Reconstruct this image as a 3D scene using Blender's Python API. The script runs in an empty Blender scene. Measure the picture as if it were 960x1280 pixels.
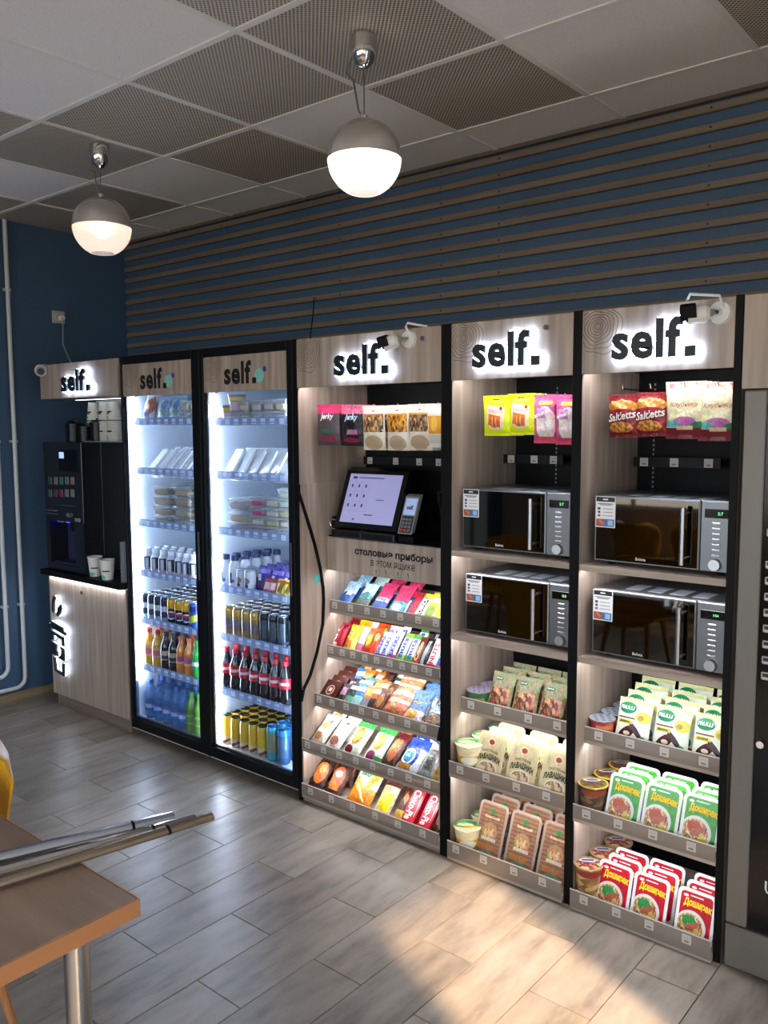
import bpy, bmesh, math, random
from mathutils import Vector, Matrix, Euler

S = bpy.context.scene
COL = S.collection
RND = random.Random(11)
PI = math.pi

# ------------------------------------------------------------------ camera, world, sun, exposure
CAM = Vector((2.135, -3.365, 1.667))
YAW, PITCH, ROLL, FPX = math.radians(-39.878), math.radians(-5.575), math.radians(-0.214), 1064.4
_fw = Vector((math.sin(YAW)*math.cos(PITCH), math.cos(YAW)*math.cos(PITCH), math.sin(PITCH)))
_r0 = Vector((math.cos(YAW), -math.sin(YAW), 0)); _u0 = _r0.cross(_fw)
RT = math.cos(ROLL)*_r0 + math.sin(ROLL)*_u0
UP = -math.sin(ROLL)*_r0 + math.cos(ROLL)*_u0
cd = bpy.data.cameras.new('camera'); cam = bpy.data.objects.new('camera', cd); COL.objects.link(cam)
cd.sensor_fit = 'VERTICAL'; cd.sensor_height = 36; cd.lens = 36*FPX/1280; cd.clip_start = .05
cam.matrix_world = Matrix(((RT.x, UP.x, -_fw.x, CAM.x), (RT.y, UP.y, -_fw.y, CAM.y), (RT.z, UP.z, -_fw.z, CAM.z), (0, 0, 0, 1)))
S.camera = cam

def U(px, py, y=None, x=None, z=None):
    "pixel of the 960x1280 frame -> point on a known plane"
    d = RT*((px-480)/FPX) + UP*(-(py-640)/FPX) + _fw
    if y is not None: t = (y-CAM.y)/d.y
    elif x is not None: t = (x-CAM.x)/d.x
    else: t = (z-CAM.z)/d.z
    return CAM + d*t

w = bpy.data.worlds.new('sky'); S.world = w; w.use_nodes = True
wn = w.node_tree; wb = wn.nodes['Background']; wb.inputs[1].default_value = 9.5
_tc = wn.nodes.new('ShaderNodeTexCoord'); _sx = wn.nodes.new('ShaderNodeSeparateXYZ'); _rp = wn.nodes.new('ShaderNodeValToRGB')
_mr = wn.nodes.new('ShaderNodeMapRange'); _mr.inputs[1].default_value = -.12; _mr.inputs[2].default_value = .12
wn.links.new(_tc.outputs['Generated'], _sx.inputs[0]); wn.links.new(_sx.outputs[2], _mr.inputs[0]); wn.links.new(_mr.outputs[0], _rp.inputs[0])
_rp.color_ramp.elements[0].color = (.46, .43, .38, 1); _rp.color_ramp.elements[1].color = (.76, .87, 1, 1)   # pavement below, sky above
wn.links.new(_rp.outputs[0], wb.inputs[0])
sd = bpy.data.lights.new('sun', 'SUN'); sun = bpy.data.objects.new('sun', sd); COL.objects.link(sun)
SUN_EL = math.radians(30)
sdir = Vector((-.92*math.cos(SUN_EL), .39*math.cos(SUN_EL), -math.sin(SUN_EL)))
sun.rotation_euler = sdir.to_track_quat('-Z', 'Y').to_euler()
sd.energy = 20; sd.color = (1, .70, .44); sd.angle = math.radians(1.6)
S.view_settings.view_transform = 'Standard'; S.view_settings.look = 'None'
S.view_settings.exposure = 0; S.view_settings.gamma = 1; S.view_settings.use_curve_mapping = False
LED = 1.0            # one dial for every LED strip in the cabinets

# ------------------------------------------------------------------ colour and material helpers
def L(c):
    if isinstance(c, str):
        c = c.lstrip('#'); c = tuple(int(c[i:i+2], 16) for i in (0, 2, 4))
    if max(c) > 1.001: c = tuple(v/255 for v in c)
    f = lambda v: v/12.92 if v <= .04045 else ((v+.055)/1.055)**2.4
    return (f(c[0]), f(c[1]), f(c[2]), 1)
MATS = {}
def mat(name, col='#808080', rough=.5, metal=0, emit=0, ecol=None, coat=0, alpha=1, spec=.5, bump=0, bscale=200):
    if name in MATS: return MATS[name]
    m = bpy.data.materials.new(name); m.use_nodes = True; MATS[name] = m
    b = m.node_tree.nodes['Principled BSDF']
    b.inputs['Base Color'].default_value = L(col); b.inputs['Roughness'].default_value = rough
    b.inputs['Metallic'].default_value = metal; b.inputs['Coat Weight'].default_value = coat
    b.inputs['Alpha'].default_value = alpha; b.inputs['Specular IOR Level'].default_value = spec
    if emit:
        b.inputs['Emission Color'].default_value = L(ecol or col); b.inputs['Emission Strength'].default_value = emit
    if bump:
        nt = m.node_tree; n = nt.nodes.new('ShaderNodeTexNoise'); n.inputs['Scale'].default_value = bscale
        bp = nt.nodes.new('ShaderNodeBump'); bp.inputs['Strength'].default_value = bump; bp.inputs['Distance'].default_value = .002
        tc = nt.nodes.new('ShaderNodeTexCoord'); nt.links.new(tc.outputs['Object'], n.inputs['Vector'])
        nt.links.new(n.outputs['Fac'], bp.inputs['Height']); nt.links.new(bp.outputs[0], b.inputs['Normal'])
    return m
def clear(name, col='#ffffff', see=.8, rough=.05):
    "thin clear plastic or glass: see-through mixed with a glossy, slightly tinted film"
    if name in MATS: return MATS[name]
    m = bpy.data.materials.new(name); m.use_nodes = True; MATS[name] = m
    nt = m.node_tree; b = nt.nodes['Principled BSDF']; out = nt.nodes['Material Output']
    b.inputs['Base Color'].default_value = L(col); b.inputs['Roughness'].default_value = rough
    t = nt.nodes.new('ShaderNodeBsdfTransparent'); mx = nt.nodes.new('ShaderNodeMixShader'); mx.inputs[0].default_value = see
    nt.links.new(b.outputs[0], mx.inputs[1]); nt.links.new(t.outputs[0], mx.inputs[2]); nt.links.new(mx.outputs[0], out.inputs[0])
    return m
def glass(name, tint='#ffffff', ior=1.45):
    "flat pane: clear, with Fresnel reflection"
    if name in MATS: return MATS[name]
    m = bpy.data.materials.new(name); m.use_nodes = True; MATS[name] = m
    nt = m.node_tree; out = nt.nodes['Material Output']; nt.nodes.remove(nt.nodes['Principled BSDF'])
    t = nt.nodes.new('ShaderNodeBsdfTransparent'); t.inputs[0].default_value = L(tint)
    g = nt.nodes.new('ShaderNodeBsdfGlossy'); g.inputs['Roughness'].default_value = .01
    lw = nt.nodes.new('ShaderNodeLayerWeight'); pw = nt.nodes.new('ShaderNodeMath'); pw.operation = 'POWER'; pw.inputs[1].default_value = 4
    fr = nt.nodes.new('ShaderNodeMath'); fr.operation = 'MULTIPLY_ADD'; fr.inputs[1].default_value = .6; fr.inputs[2].default_value = (ior-1)*.06
    nt.links.new(lw.outputs['Facing'], pw.inputs[0]); nt.links.new(pw.outputs[0], fr.inputs[0])
    mx = nt.nodes.new('ShaderNodeMixShader')
    nt.links.new(fr.outputs[0], mx.inputs[0]); nt.links.new(t.outputs[0], mx.inputs[1]); nt.links.new(g.outputs[0], mx.inputs[2])
    nt.links.new(mx.outputs[0], out.inputs[0])
    return m
def wood(name, c1, c2, axis=2, sc=14, stretch=.06, rough=.45, spec=.4):
    if name in MATS: return MATS[name]
    m = bpy.data.materials.new(name); m.use_nodes = True; MATS[name] = m
    nt = m.node_tree; N = nt.nodes.new; b = nt.nodes['Principled BSDF']; b.inputs['Roughness'].default_value = rough
    b.inputs['Specular IOR Level'].default_value = spec
    tc = N('ShaderNodeTexCoord'); mp = N('ShaderNodeMapping'); s = [sc, sc, sc]; s[axis] = sc*stretch
    mp.inputs['Scale'].default_value = s; nt.links.new(tc.outputs['Object'], mp.inputs[0])
    n = N('ShaderNodeTexNoise'); n.inputs['Scale'].default_value = 2.2; n.inputs['Detail'].default_value = 5
    nt.links.new(mp.outputs[0], n.inputs['Vector'])
    r = N('ShaderNodeValToRGB'); r.color_ramp.elements[0].position = .3; r.color_ramp.elements[1].position = .72
    r.color_ramp.elements[0].color = L(c1); r.color_ramp.elements[1].color = L(c2)
    nt.links.new(n.outputs['Fac'], r.inputs[0]); nt.links.new(r.outputs[0], b.inputs['Base Color'])
    return m
def pmat(name, base, layers=(), rough=.35, metal=0, spec=.5, coat=0, crinkle=0, busy=0):
    """printed packaging: flat shapes in UV space.
    layer = ('r'|'e', cx, cy, half_w, half_h, colour[, turn]) ; colour may be ('food', c1, c2, c3, scale)"""
    if name in MATS: return MATS[name]
    m = bpy.data.materials.new(name); m.use_nodes = True; MATS[name] = m
    nt = m.node_tree; N = nt.nodes.new; LK = nt.links.new; b = nt.nodes['Principled BSDF']
    b.inputs['Roughness'].default_value = rough; b.inputs['Metallic'].default_value = metal
    b.inputs['Specular IOR Level'].default_value = spec; b.inputs['Coat Weight'].default_value = coat
    uv = N('ShaderNodeUVMap'); uv.uv_map = 'UVMap'
    def colour(c):
        if isinstance(c, tuple) and c[0] == 'food':
            v = N('ShaderNodeTexVoronoi'); v.inputs['Scale'].default_value = c[4]; LK(uv.outputs[0], v.inputs['Vector'])
            sp = N('ShaderNodeSeparateColor'); LK(v.outputs['Color'], sp.inputs[0])
            r = N('ShaderNodeValToRGB'); e = r.color_ramp.elements; e[0].color = L(c[1]); e[1].color = L(c[3]); e[1].position = .9
            k = e.new(.5); k.color = L(c[2]); LK(sp.outputs[0], r.inputs[0]); return r.outputs[0]
        n = N('ShaderNodeRGB'); n.outputs[0].default_value = L(c); return n.outputs[0]
    cur = colour(base)
    for ly in layers:
        kind, cx, cy, hw, hh, c = ly[:6]; rot = ly[6] if len(ly) > 6 else 0
        sub = N('ShaderNodeVectorMath'); sub.operation = 'SUBTRACT'; sub.inputs[1].default_value = (cx, cy, 0); LK(uv.outputs[0], sub.inputs[0]); o = sub.outputs[0]
        if rot:
            ro = N('ShaderNodeVectorRotate'); ro.rotation_type = 'Z_AXIS'; ro.inputs['Angle'].default_value = rot; LK(o, ro.inputs[0]); o = ro.outputs[0]
        dv = N('ShaderNodeVectorMath'); dv.operation = 'DIVIDE'; dv.inputs[1].default_value = (hw, hh, 1); LK(o, dv.inputs[0])
        if kind == 'e':
            ln = N('ShaderNodeVectorMath'); ln.operation = 'LENGTH'; LK(dv.outputs[0], ln.inputs[0]); val = ln.outputs['Value']
        else:
            ab = N('ShaderNodeVectorMath'); ab.operation = 'ABSOLUTE'; LK(dv.outputs[0], ab.inputs[0])
            sx = N('ShaderNodeSeparateXYZ'); LK(ab.outputs[0], sx.inputs[0])
            mx = N('ShaderNodeMath'); mx.operation = 'MAXIMUM'; LK(sx.outputs[0], mx.inputs[0]); LK(sx.outputs[1], mx.inputs[1]); val = mx.outputs[0]
        lt = N('ShaderNodeMath'); lt.operation = 'LESS_THAN'; lt.inputs[1].default_value = 1; LK(val, lt.inputs[0])
        mix = N('ShaderNodeMix'); mix.data_type = 'RGBA'; LK(lt.outputs[0], mix.inputs[0])
        LK(cur, mix.inputs[6]); LK(colour(c), mix.inputs[7]); cur = mix.outputs[2]
    if busy:                                            # small print, pictures and folds too fine to draw
        n = N('ShaderNodeTexNoise'); n.inputs['Scale'].default_value = 9; n.inputs['Detail'].default_value = 5; n.inputs['Roughness'].default_value = .7; n.inputs['Distortion'].default_value = 1.2; LK(uv.outputs[0], n.inputs['Vector'])
        bc = N('ShaderNodeBrightContrast'); bc.inputs['Contrast'].default_value = 2.2; LK(n.outputs['Color'], bc.inputs[0])
        ov = N('ShaderNodeMix'); ov.data_type = 'RGBA'; ov.blend_type = 'OVERLAY'; ov.inputs[0].default_value = busy; LK(cur, ov.inputs[6]); LK(bc.outputs[0], ov.inputs[7]); cur = ov.outputs[2]
    LK(cur, b.inputs['Base Color'])
    if crinkle:
        n = N('ShaderNodeTexNoise'); n.inputs['Scale'].default_value = 7; n.inputs['Detail'].default_value = 3; n.inputs['Distortion'].default_value = .8; LK(uv.outputs[0], n.inputs['Vector'])
        bp = N('ShaderNodeBump'); bp.inputs['Strength'].default_value = crinkle; bp.inputs['Distance'].default_value = .012; LK(n.outputs['Fac'], bp.inputs['Height']); LK(bp.outputs[0], b.inputs['Normal'])
    return m

# ------------------------------------------------------------------ mesh builder
class MB:
    def __init__(s): s.v = []; s.f = []; s.m = []; s.uv = []
    def add(s, vs, fs, m=0, uv=None):
        o = len(s.v); s.v += [tuple(p) for p in vs]; s.f += [tuple(i+o for i in f) for f in fs]; s.m += [m]*len(fs)
        s.uv += list(uv) if uv else [None]*len(vs); return s
    def box(s, x0, x1, y0, y1, z0, z1, b=0, m=0):
        if x0 > x1: x0, x1 = x1, x0
        if y0 > y1: y0, y1 = y1, y0
        if z0 > z1: z0, z1 = z1, z0
        if b <= 0:
            vs = [(x, y, z) for x in (x0, x1) for y in (y0, y1) for z in (z0, z1)]
            return s.add(vs, [(0, 1, 3, 2), (4, 6, 7, 5), (0, 4, 5, 1), (2, 3, 7, 6), (0, 2, 6, 4), (1, 5, 7, 3)], m)
        b = min(b, (x1-x0)*.49, (y1-y0)*.49, (z1-z0)*.49); lo = (x0, y0, z0); hi = (x1, y1, z1); vs = []; ix = {}
        for sx in (0, 1):
            for sy in (0, 1):
                for sz in (0, 1):
                    sg = (sx, sy, sz)
                    for a in range(3):
                        p = [hi[k] - (0 if k == a else b) if sg[k] else lo[k] + (0 if k == a else b) for k in range(3)]
                        ix[sg, a] = len(vs); vs.append(p)
        fs = []
        for a in range(3):
            u, w_ = [k for k in range(3) if k != a]
            for sa in (0, 1):
                q = []
                for su, sw in ((0, 0), (1, 0), (1, 1), (0, 1)):
                    g = [0]*3; g[a] = sa; g[u] = su; g[w_] = sw; q.append(ix[tuple(g), a])
                fs.append(q)
            for su in (0, 1):                       # edges running along axis a
                for sw in (0, 1):
                    g0 = [0]*3; g0[u] = su; g0[w_] = sw; g1 = list(g0); g1[a] = 1
                    fs.append((ix[tuple(g0), u], ix[tuple(g0), w_], ix[tuple(g1), w_], ix[tuple(g1), u]))
        for sx in (0, 1):
            for sy in (0, 1):
                for sz in (0, 1): fs.append(tuple(ix[(sx, sy, sz), a] for a in range(3)))
        return s.add(vs, fs, m)
    def prism(s, poly, axis, a, b, m=0):
        "extrude a 2D outline (in the two other axes, in order) from a to b along axis"
        n = len(poly); vs = []
        for t in (a, b):
            for p in poly:
                q = list(p); q.insert(axis, t); vs.append(q)
        fs = [tuple(range(n)), tuple(range(n, 2*n))] + [(i, (i+1) % n, n+(i+1) % n, n+i) for i in range(n)]
        return s.add(vs, fs, m)
    def lathe(s, prof, n=16, m=0, cx=0, cy=0, closed=True):
        vs = []; uv = []; z0 = prof[0][1]; z1 = max(p[1] for p in prof); h = max(z1-z0, 1e-6)
        for k in range(n+1):
            a = PI/2 + 2*PI*k/n; c, d = math.cos(a), math.sin(a)
            for r, z in prof: vs.append((cx+r*c, cy+r*d, z)); uv.append((1-k/n, (z-z0)/h))
        q = len(prof)
        fs = [(k*q+i, (k+1)*q+i, (k+1)*q+i+1, k*q+i+1) for k in range(n) for i in range(q-1)]
        if closed:
            if prof[0][0] > 1e-5: fs.append(tuple(k*q for k in range(n)))
            if prof[-1][0] > 1e-5: fs.append(tuple(k*q+q-1 for k in range(n)))
        return s.add(vs, fs, m, uv)
    def tube(s, pts, r, n=8, m=0, caps=True):
        pts = [Vector(p) for p in pts]; vs = []; prev = None
        for i, p in enumerate(pts):
            t = (pts[min(i+1, len(pts)-1)] - pts[max(i-1, 0)]).normalized()
            if prev is None:
                a = Vector((0, 0, 1)) if abs(t.z) < .9 else Vector((1, 0, 0)); u = t.cross(a).normalized()
            else: u = (prev - t*prev.dot(t)).normalized()
            prev = u; w_ = t.cross(u); rr = r[i] if isinstance(r, (list, tuple)) else r
            for k in range(n):
                a = 2*PI*k/n; vs.append(p + (u*math.cos(a) + w_*math.sin(a))*rr)
        fs = [(i*n+k, i*n+(k+1) % n, (i+1)*n+(k+1) % n, (i+1)*n+k) for i in range(len(pts)-1) for k in range(n)]
        if caps: fs += [tuple(range(n)), tuple(range((len(pts)-1)*n, len(pts)*n))]
        return s.add(vs, fs, m)
    def mesh(s, name, mats, base=(0, 0, 0), smooth=30, planar=True):
        if not isinstance(mats, (list, tuple)): mats = [mats]
        me = bpy.data.meshes.new(name); bx = Vector(base)
        me.from_pydata([Vector(p)-bx for p in s.v], [], s.f)
        for m in mats: me.materials.append(m)
        if any(s.m): me.polygons.foreach_set('material_index', s.m)
        if planar and s.v:
            xs = [p[0] for p in s.v]; zs = [p[2] for p in s.v]; a, c = min(xs), min(zs)
            wd, hg = max(max(xs)-a, 1e-6), max(max(zs)-c, 1e-6)
            ul = me.uv_layers.new(name='UVMap'); arr = []
            for lp in me.loops:
                i = lp.vertex_index; t = s.uv[i]
                arr += t if t else ((s.v[i][0]-a)/wd, (s.v[i][2]-c)/hg)
            ul.data.foreach_set('uv', arr)
        bm = bmesh.new(); bm.from_mesh(me); bmesh.ops.recalc_face_normals(bm, faces=bm.faces); bm.to_mesh(me); bm.free()
        if smooth:
            me.polygons.foreach_set('use_smooth', [True]*len(me.polygons))
            me.set_sharp_from_angle(angle=math.radians(smooth))
        me.update(); return me

BASE = {}
def tag(o, label, cat, group=None, kind=None):
    if label: o['label'] = label
    if cat: o['category'] = cat
    if group: o['group'] = group
    if kind: o['kind'] = kind
    return o
def thing(name, label, cat, loc=(0, 0, 0), group=None):
    o = bpy.data.objects.new(name, None); COL.objects.link(o); o.location = loc; o.empty_display_size = .05
    BASE[o.name] = Vector(loc); return tag(o, label, cat, group)
def part(name, mb, m, parent, label=None, smooth=30, planar=True):
    "mesh in world coordinates becomes a child of parent (a thing, or a part of a thing)"
    b = BASE[parent.name]; o = bpy.data.objects.new(name, mb.mesh(name, m, b, smooth, planar)); COL.objects.link(o)
    o.parent = parent; BASE[o.name] = b
    if label: o['label'] = label
    return o
def single(name, mb, m, label, cat, loc=(0, 0, 0), group=None, smooth=30):
    o = bpy.data.objects.new(name, mb.mesh(name, m, loc, smooth)); COL.objects.link(o); o.location = loc; BASE[o.name] = Vector(loc)
    return tag(o, label, cat, group)
def struct(name, mb, m, label=None, smooth=0):
    o = bpy.data.objects.new(name, mb.mesh(name, m, (0, 0, 0), smooth)); COL.objects.link(o); BASE[o.name] = Vector((0, 0, 0))
    o['kind'] = 'structure'
    if label: o['label'] = label
    return o
def shared(name, me, parent, loc=(0, 0, 0), label=None):
    "a piece that shares mesh data with its like; loc in world coordinates"
    o = bpy.data.objects.new(name, me); COL.objects.link(o); o.parent = parent; b = BASE[parent.name]
    o.location = Vector(loc)-b if not parent.parent else Vector(loc)-b
    BASE[o.name] = b
    if label: o['label'] = label
    return o

_tx = {}
def text_geo(s, bold=0, res=2, shear=0, sp=1):
    k = (s, bold, res, shear, sp)
    if k in _tx: return _tx[k]
    c = bpy.data.curves.new('t', 'FONT'); c.body = s; c.align_x = 'CENTER'; c.offset = bold; c.resolution_u = res; c.shear = shear; c.space_character = sp
    o = bpy.data.objects.new('t', c); COL.objects.link(o)
    bpy.context.view_layer.update()
    me = o.to_mesh(); vs = [tuple(v.co) for v in me.vertices]; fs = [tuple(p.vertices) for p in me.polygons]
    o.to_mesh_clear(); bpy.data.objects.remove(o); bpy.data.curves.remove(c)
    x0 = min(v[0] for v in vs); x1 = max(v[0] for v in vs); y0 = min(v[1] for v in vs); y1 = max(v[1] for v in vs); k_ = 1/(x1-x0)
    _tx[k] = ([((v[0]-(x0+x1)/2)*k_, (v[1]-(y0+y1)/2)*k_) for v in vs], fs, (y1-y0)*k_); return _tx[k]
def text(mb, s, cx, cz, w, y, bold=.02, res=2, turn=0, deep=0, h=None, shear=0, m=0, arc=0, sp=1):
    "lettering standing in the xz plane, facing -y, centred on (cx, cz), w wide; y is a depth or a function of (x, z)"
    vs, fs, ar = text_geo(s, bold, res, shear, sp); kz = w if h is None else h/ar; c, d = math.cos(turn), math.sin(turn); out = []
    for u, v in vs:
        X, Z = u*w, v*kz + arc*w*(.25-u*u)
        X, Z = cx+X*c-Z*d, cz+X*d+Z*c
        out.append((X, y(X, Z) if callable(y) else y, Z))
    if not deep: return mb.add(out, fs, m)
    n = len(out); back = [(p[0], p[1]+deep, p[2]) for p in out]; ec = {}
    for f in fs:
        for i in range(len(f)):
            a, b = f[i], f[(i+1) % len(f)]; ec[frozenset((a, b))] = ec.get(frozenset((a, b)), 0)+1
    rim = [tuple(e) for e, q in ec.items() if q == 1]
    return mb.add(out+back, list(fs)+[tuple(i+n for i in f) for f in fs]+[(a, b, b+n, a+n) for a, b in rim], m)

def logo(mb, cx, cz, w, y, h, bold=.02, deep=0, grow=0):
    "the wordmark: self and a square full stop"
    text(mb, 'self', cx-w*.075, cz, w*.85+grow, y, bold=bold, res=3, deep=deep, h=h+grow, sp=1.07)
    q = w*.060+grow/2; X, Z = cx+w*.44, cz-h/2+w*.060
    return mb.box(X-q, X+q, y, y+(deep or .0003), Z-q, Z+q)

# ------------------------------------------------------------------ products: prototypes and copies
class Proto:
    def __init__(s, name, cat, parts): s.name = name; s.cat = cat; s.parts = parts
def put(p, loc, label, group=None, rx=0, ry=0, rz=0, sc=1):
    if p.cat == 'cup' and rz == 0: rz = .62
    e = Euler((rx, ry, rz), 'XYZ'); scv = (sc, sc, sc) if not isinstance(sc, tuple) else sc
    if len(p.parts) == 1: r = bpy.data.objects.new(p.name, p.parts[0][1])
    else: r = bpy.data.objects.new(p.name, None); r.empty_display_size = .03
    COL.objects.link(r); r.location = loc; r.rotation_euler = e; r.scale = scv; tag(r, label, p.cat, group)
    if len(p.parts) > 1:
        made = []
        for q in p.parts:
            o = bpy.data.objects.new(q[0], q[1]); COL.objects.link(o)
            o.parent = made[q[2]] if len(q) > 2 else r; made.append(o)
    return r
ORD = ['leftmost', 'second from left', 'third from left', 'fourth from left', 'fifth from left', 'sixth from left', 'seventh from left', 'eighth from left', 'ninth from left', 'tenth from left', 'eleventh from left', 'twelfth from left']
ROW = ['front row', 'second row', 'third row', 'fourth row', 'fifth row', 'sixth row']

METAL = mat('aluminium', '#c8ccd0', .28, 1); CHROME = mat('chrome', '#d8d8d8', .08, 1); STEEL = mat('brushed_steel', '#a9abad', .32, 1)
BLACK = mat('black_laminate', '#09090a', .55, spec=.15); BLACKG = mat('black_gloss', '#050506', .14, spec=.3); WHITE = mat('white_plastic', '#e6e6e2', .4)
PAPER = mat('price_paper', '#d8d4cc', .6); GREYP = mat('grey_plastic', '#7d7f82', .45); INK = mat('black_ink', '#0a0b0d', .5)
ASH = wood('ash_laminate', '#8b7c70', '#b3a394', 2, 16, .05); ASHX = wood('ash_laminate_flat', '#8b7c70', '#b3a394', 0, 16, .05)
LEDW = mat('led_white', '#ffffff', .5, emit=56*LED, ecol='#f6f6ff'); LEDH = mat('led_header', '#ffffff', .5, emit=72*LED, ecol='#f6f6ff'); LEDC = mat('led_cool', '#ffffff', .5, emit=46*LED, ecol='#e2edff')

# ------------------------------------------------------------------ room shell
XL, XR, YB, YF, H = -2.92, 3.8, 0.0, -6.2, 2.90
BLUE = mat('blue_wall_paint', '#3d5772', .6, bump=.12, bscale=90)
GREYW = mat('pale_wall_paint', '#b9b4aa', .8)
def plank_mat():
    m = bpy.data.materials.new('grey_plank_tile'); m.use_nodes = True; nt = m.node_tree; N = nt.nodes.new; K = nt.links.new
    b = nt.nodes['Principled BSDF']; tc = N('ShaderNodeTexCoord'); oi = N('ShaderNodeObjectInfo')
    ge = N('ShaderNodeNewGeometry'); mp = N('ShaderNodeMapping'); mp.inputs['Scale'].default_value = (9, 2.2, 1); K(ge.outputs['Position'], mp.inputs[0])
    ad = N('ShaderNodeVectorMath'); K(mp.outputs[0], ad.inputs[0]); ml = N('ShaderNodeVectorMath'); ml.operation = 'SCALE'
    ml.inputs[0].default_value = (37, 51, 13); K(oi.outputs['Random'], ml.inputs['Scale']); K(ml.outputs[0], ad.inputs[1])
    n = N('ShaderNodeTexNoise'); n.inputs['Scale'].default_value = 1.6; n.inputs['Detail'].default_value = 7; n.inputs['Roughness'].default_value = .62; K(ad.outputs[0], n.inputs['Vector'])
    r = N('ShaderNodeValToRGB'); e = r.color_ramp.elements; e[0].position = .28; e[0].color = L('#60584f'); e[1].position = .75; e[1].color = L('#968d81'); k = e.new(.5); k.color = L('#847b70')
    K(n.outputs['Fac'], r.inputs[0])
    hs = N('ShaderNodeHueSaturation'); K(r.outputs[0], hs.inputs['Color']); mr = N('ShaderNodeMapRange'); mr.inputs[3].default_value = .84; mr.inputs[4].default_value = 1.12
    K(oi.outputs['Random'], mr.inputs[0]); K(mr.outputs[0], hs.inputs['Value']); K(hs.outputs[0], b.inputs['Base Color'])
    bp = N('ShaderNodeBump'); bp.inputs['Strength'].default_value = .25; bp.inputs['Distance'].default_value = .003; K(n.outputs['Fac'], bp.inputs['Height']); K(bp.outputs[0], b.inputs['Normal'])
    b.inputs['Roughness'].default_value = .34; b.inputs['Specular IOR Level'].default_value = .45
    return m
PLANK = plank_mat(); GROUT = mat('dark_grout', '#3d3a36', .8)
fl = struct('floor', MB().box(XL-.2, XR+.2, YF-.2, YB+.2, -.12, -.005), GROUT)
rest = MB(); plank_me = {}
for k in range(-16, 19):
    x0 = .13+.2*k; off = -1.26 if k % 2 == 0 else -1.56
    for j in range(-9, 4):
        y0 = off+.6*j; ax, bx = max(x0, XL)+.0012, min(x0+.2, XR)-.0012; ay, by = max(y0, YF)+.0012, min(y0+.6, YB)-.0012
        if bx-ax < .01 or by-ay < .01: continue
        q = x0+.1; inview = -3 < q < 1.95 and -3.35 < y0+.3 < -.2 and (y0+.3-CAM.y) > -.55*(q-CAM.x)-1.2 and y0+.6 < 1
        if inview:
            key = (round(bx-ax, 3), round(by-ay, 3))
            if key not in plank_me: plank_me[key] = MB().box(0, bx-ax, 0, by-ay, -.012, 0, .0012).mesh('floor_plank', PLANK)
            shared('floor_plank', plank_me[key], fl, (ax, ay, 0))
        else: rest.box(ax, bx, ay, by, -.012, 0)
o = part('floor_plank_field', rest, PLANK, fl, smooth=0); o['kind'] = 'stuff'

def tile_mat(name, c1, perf):
    m = bpy.data.materials.new(name); m.use_nodes = True; nt = m.node_tree; N = nt.nodes.new; K = nt.links.new
    b = nt.nodes['Principled BSDF']; b.inputs['Roughness'].default_value = .75; ge = N('ShaderNodeNewGeometry')
    if perf:
        mp = N('ShaderNodeMapping'); mp.inputs['Rotation'].default_value = (0, 0, PI/4); mp.inputs['Scale'].default_value = (85, 85, 0); K(ge.outputs['Position'], mp.inputs[0])
        v = N('ShaderNodeTexVoronoi'); v.inputs['Randomness'].default_value = 0; v.inputs['Scale'].default_value = 1; v.voronoi_dimensions = '2D'; K(mp.outputs[0], v.inputs['Vector'])
        lt = N('ShaderNodeMath'); lt.operation = 'LESS_THAN'; lt.inputs[1].default_value = .34; K(v.outputs['Distance'], lt.inputs[0])
        mx = N('ShaderNodeMix'); mx.data_type = 'RGBA'; mx.inputs[6].default_value = L(c1); mx.inputs[7].default_value = L('#4b463e'); K(lt.outputs[0], mx.inputs[0]); K(mx.outputs[2], b.inputs['Base Color'])
        b.inputs['Roughness'].default_value = .5
    else:
        n = N('ShaderNodeTexNoise'); n.inputs['Scale'].default_value = 260; K(ge.outputs['Position'], n.inputs['Vector'])
        r = N('ShaderNodeValToRGB'); r.color_ramp.elements[0].position = .3; r.color_ramp.elements[0].color = L('#a8a49e'); r.color_ramp.elements[1].position = .42; r.color_ramp.elements[1].color = L(c1)
        K(n.outputs['Fac'], r.inputs[0]); K(r.outputs[0], b.inputs['Base Color'])
    return m
T_PLAIN = tile_mat('white_mineral_tile', '#e0dfdd', False); T_PERF = tile_mat('perforated_metal_tile', '#bdb5a8', True); RAILM = mat('ceiling_rail_paint', '#d6d6d3', .5)
ce = struct('ceiling', MB().box(XL-.2, XR+.2, YF-.2, YB+.2, 2.94, 3.05), mat('ceiling_void', '#6b6862', .9))
GY = -.322
PERF = {(0, -1), (-2, -1), (-4, -1), (2, -1), (0, -2), (-1, -2), (-2, -2), (-3, -2), (0, -3), (-3, -3), (2, -3), (-5, -1), (-5, -2)}
tl = {}
for i in range(-5, 7):
    for j in range(-10, 1):
        ax, bx = max(.6*i, XL), min(.6*i+.6, XR); ay, by = max(GY+.6*j, YF), min(GY+.6*j+.6, YB)
        if bx-ax < .02 or by-ay < .02: continue
        pf = (i, j) in PERF or (j < -3 and (i*3+j*5) % 4 == 0)
        key = (round(bx-ax, 3), round(by-ay, 3), pf)
        if key not in tl: tl[key] = MB().box(.004, bx-ax-.004, .004, by-ay-.004, 0, .018, .002).mesh('ceiling_tile', T_PERF if pf else T_PLAIN)
        shared('ceiling_tile', tl[key], ce, (ax, ay, H+.004))
for i in range(-4, 7): part('ceiling_rail', MB().box(.6*i-.012, .6*i+.012, YF, YB, H, H+.03), RAILM, ce, smooth=0)
for j in range(-9, 1):
    y = GY+.6*j; part('ceiling_rail', MB().box(XL, XR, y-.012, y+.012, H-.0008, H+.03), RAILM, ce, smooth=0)
part('ceiling_rail', MB().box(XL, XR, -.028, 0, H-.012, H+.03), mat('brown_edge_trim', '#5b5147', .6), ce, smooth=0)

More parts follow.
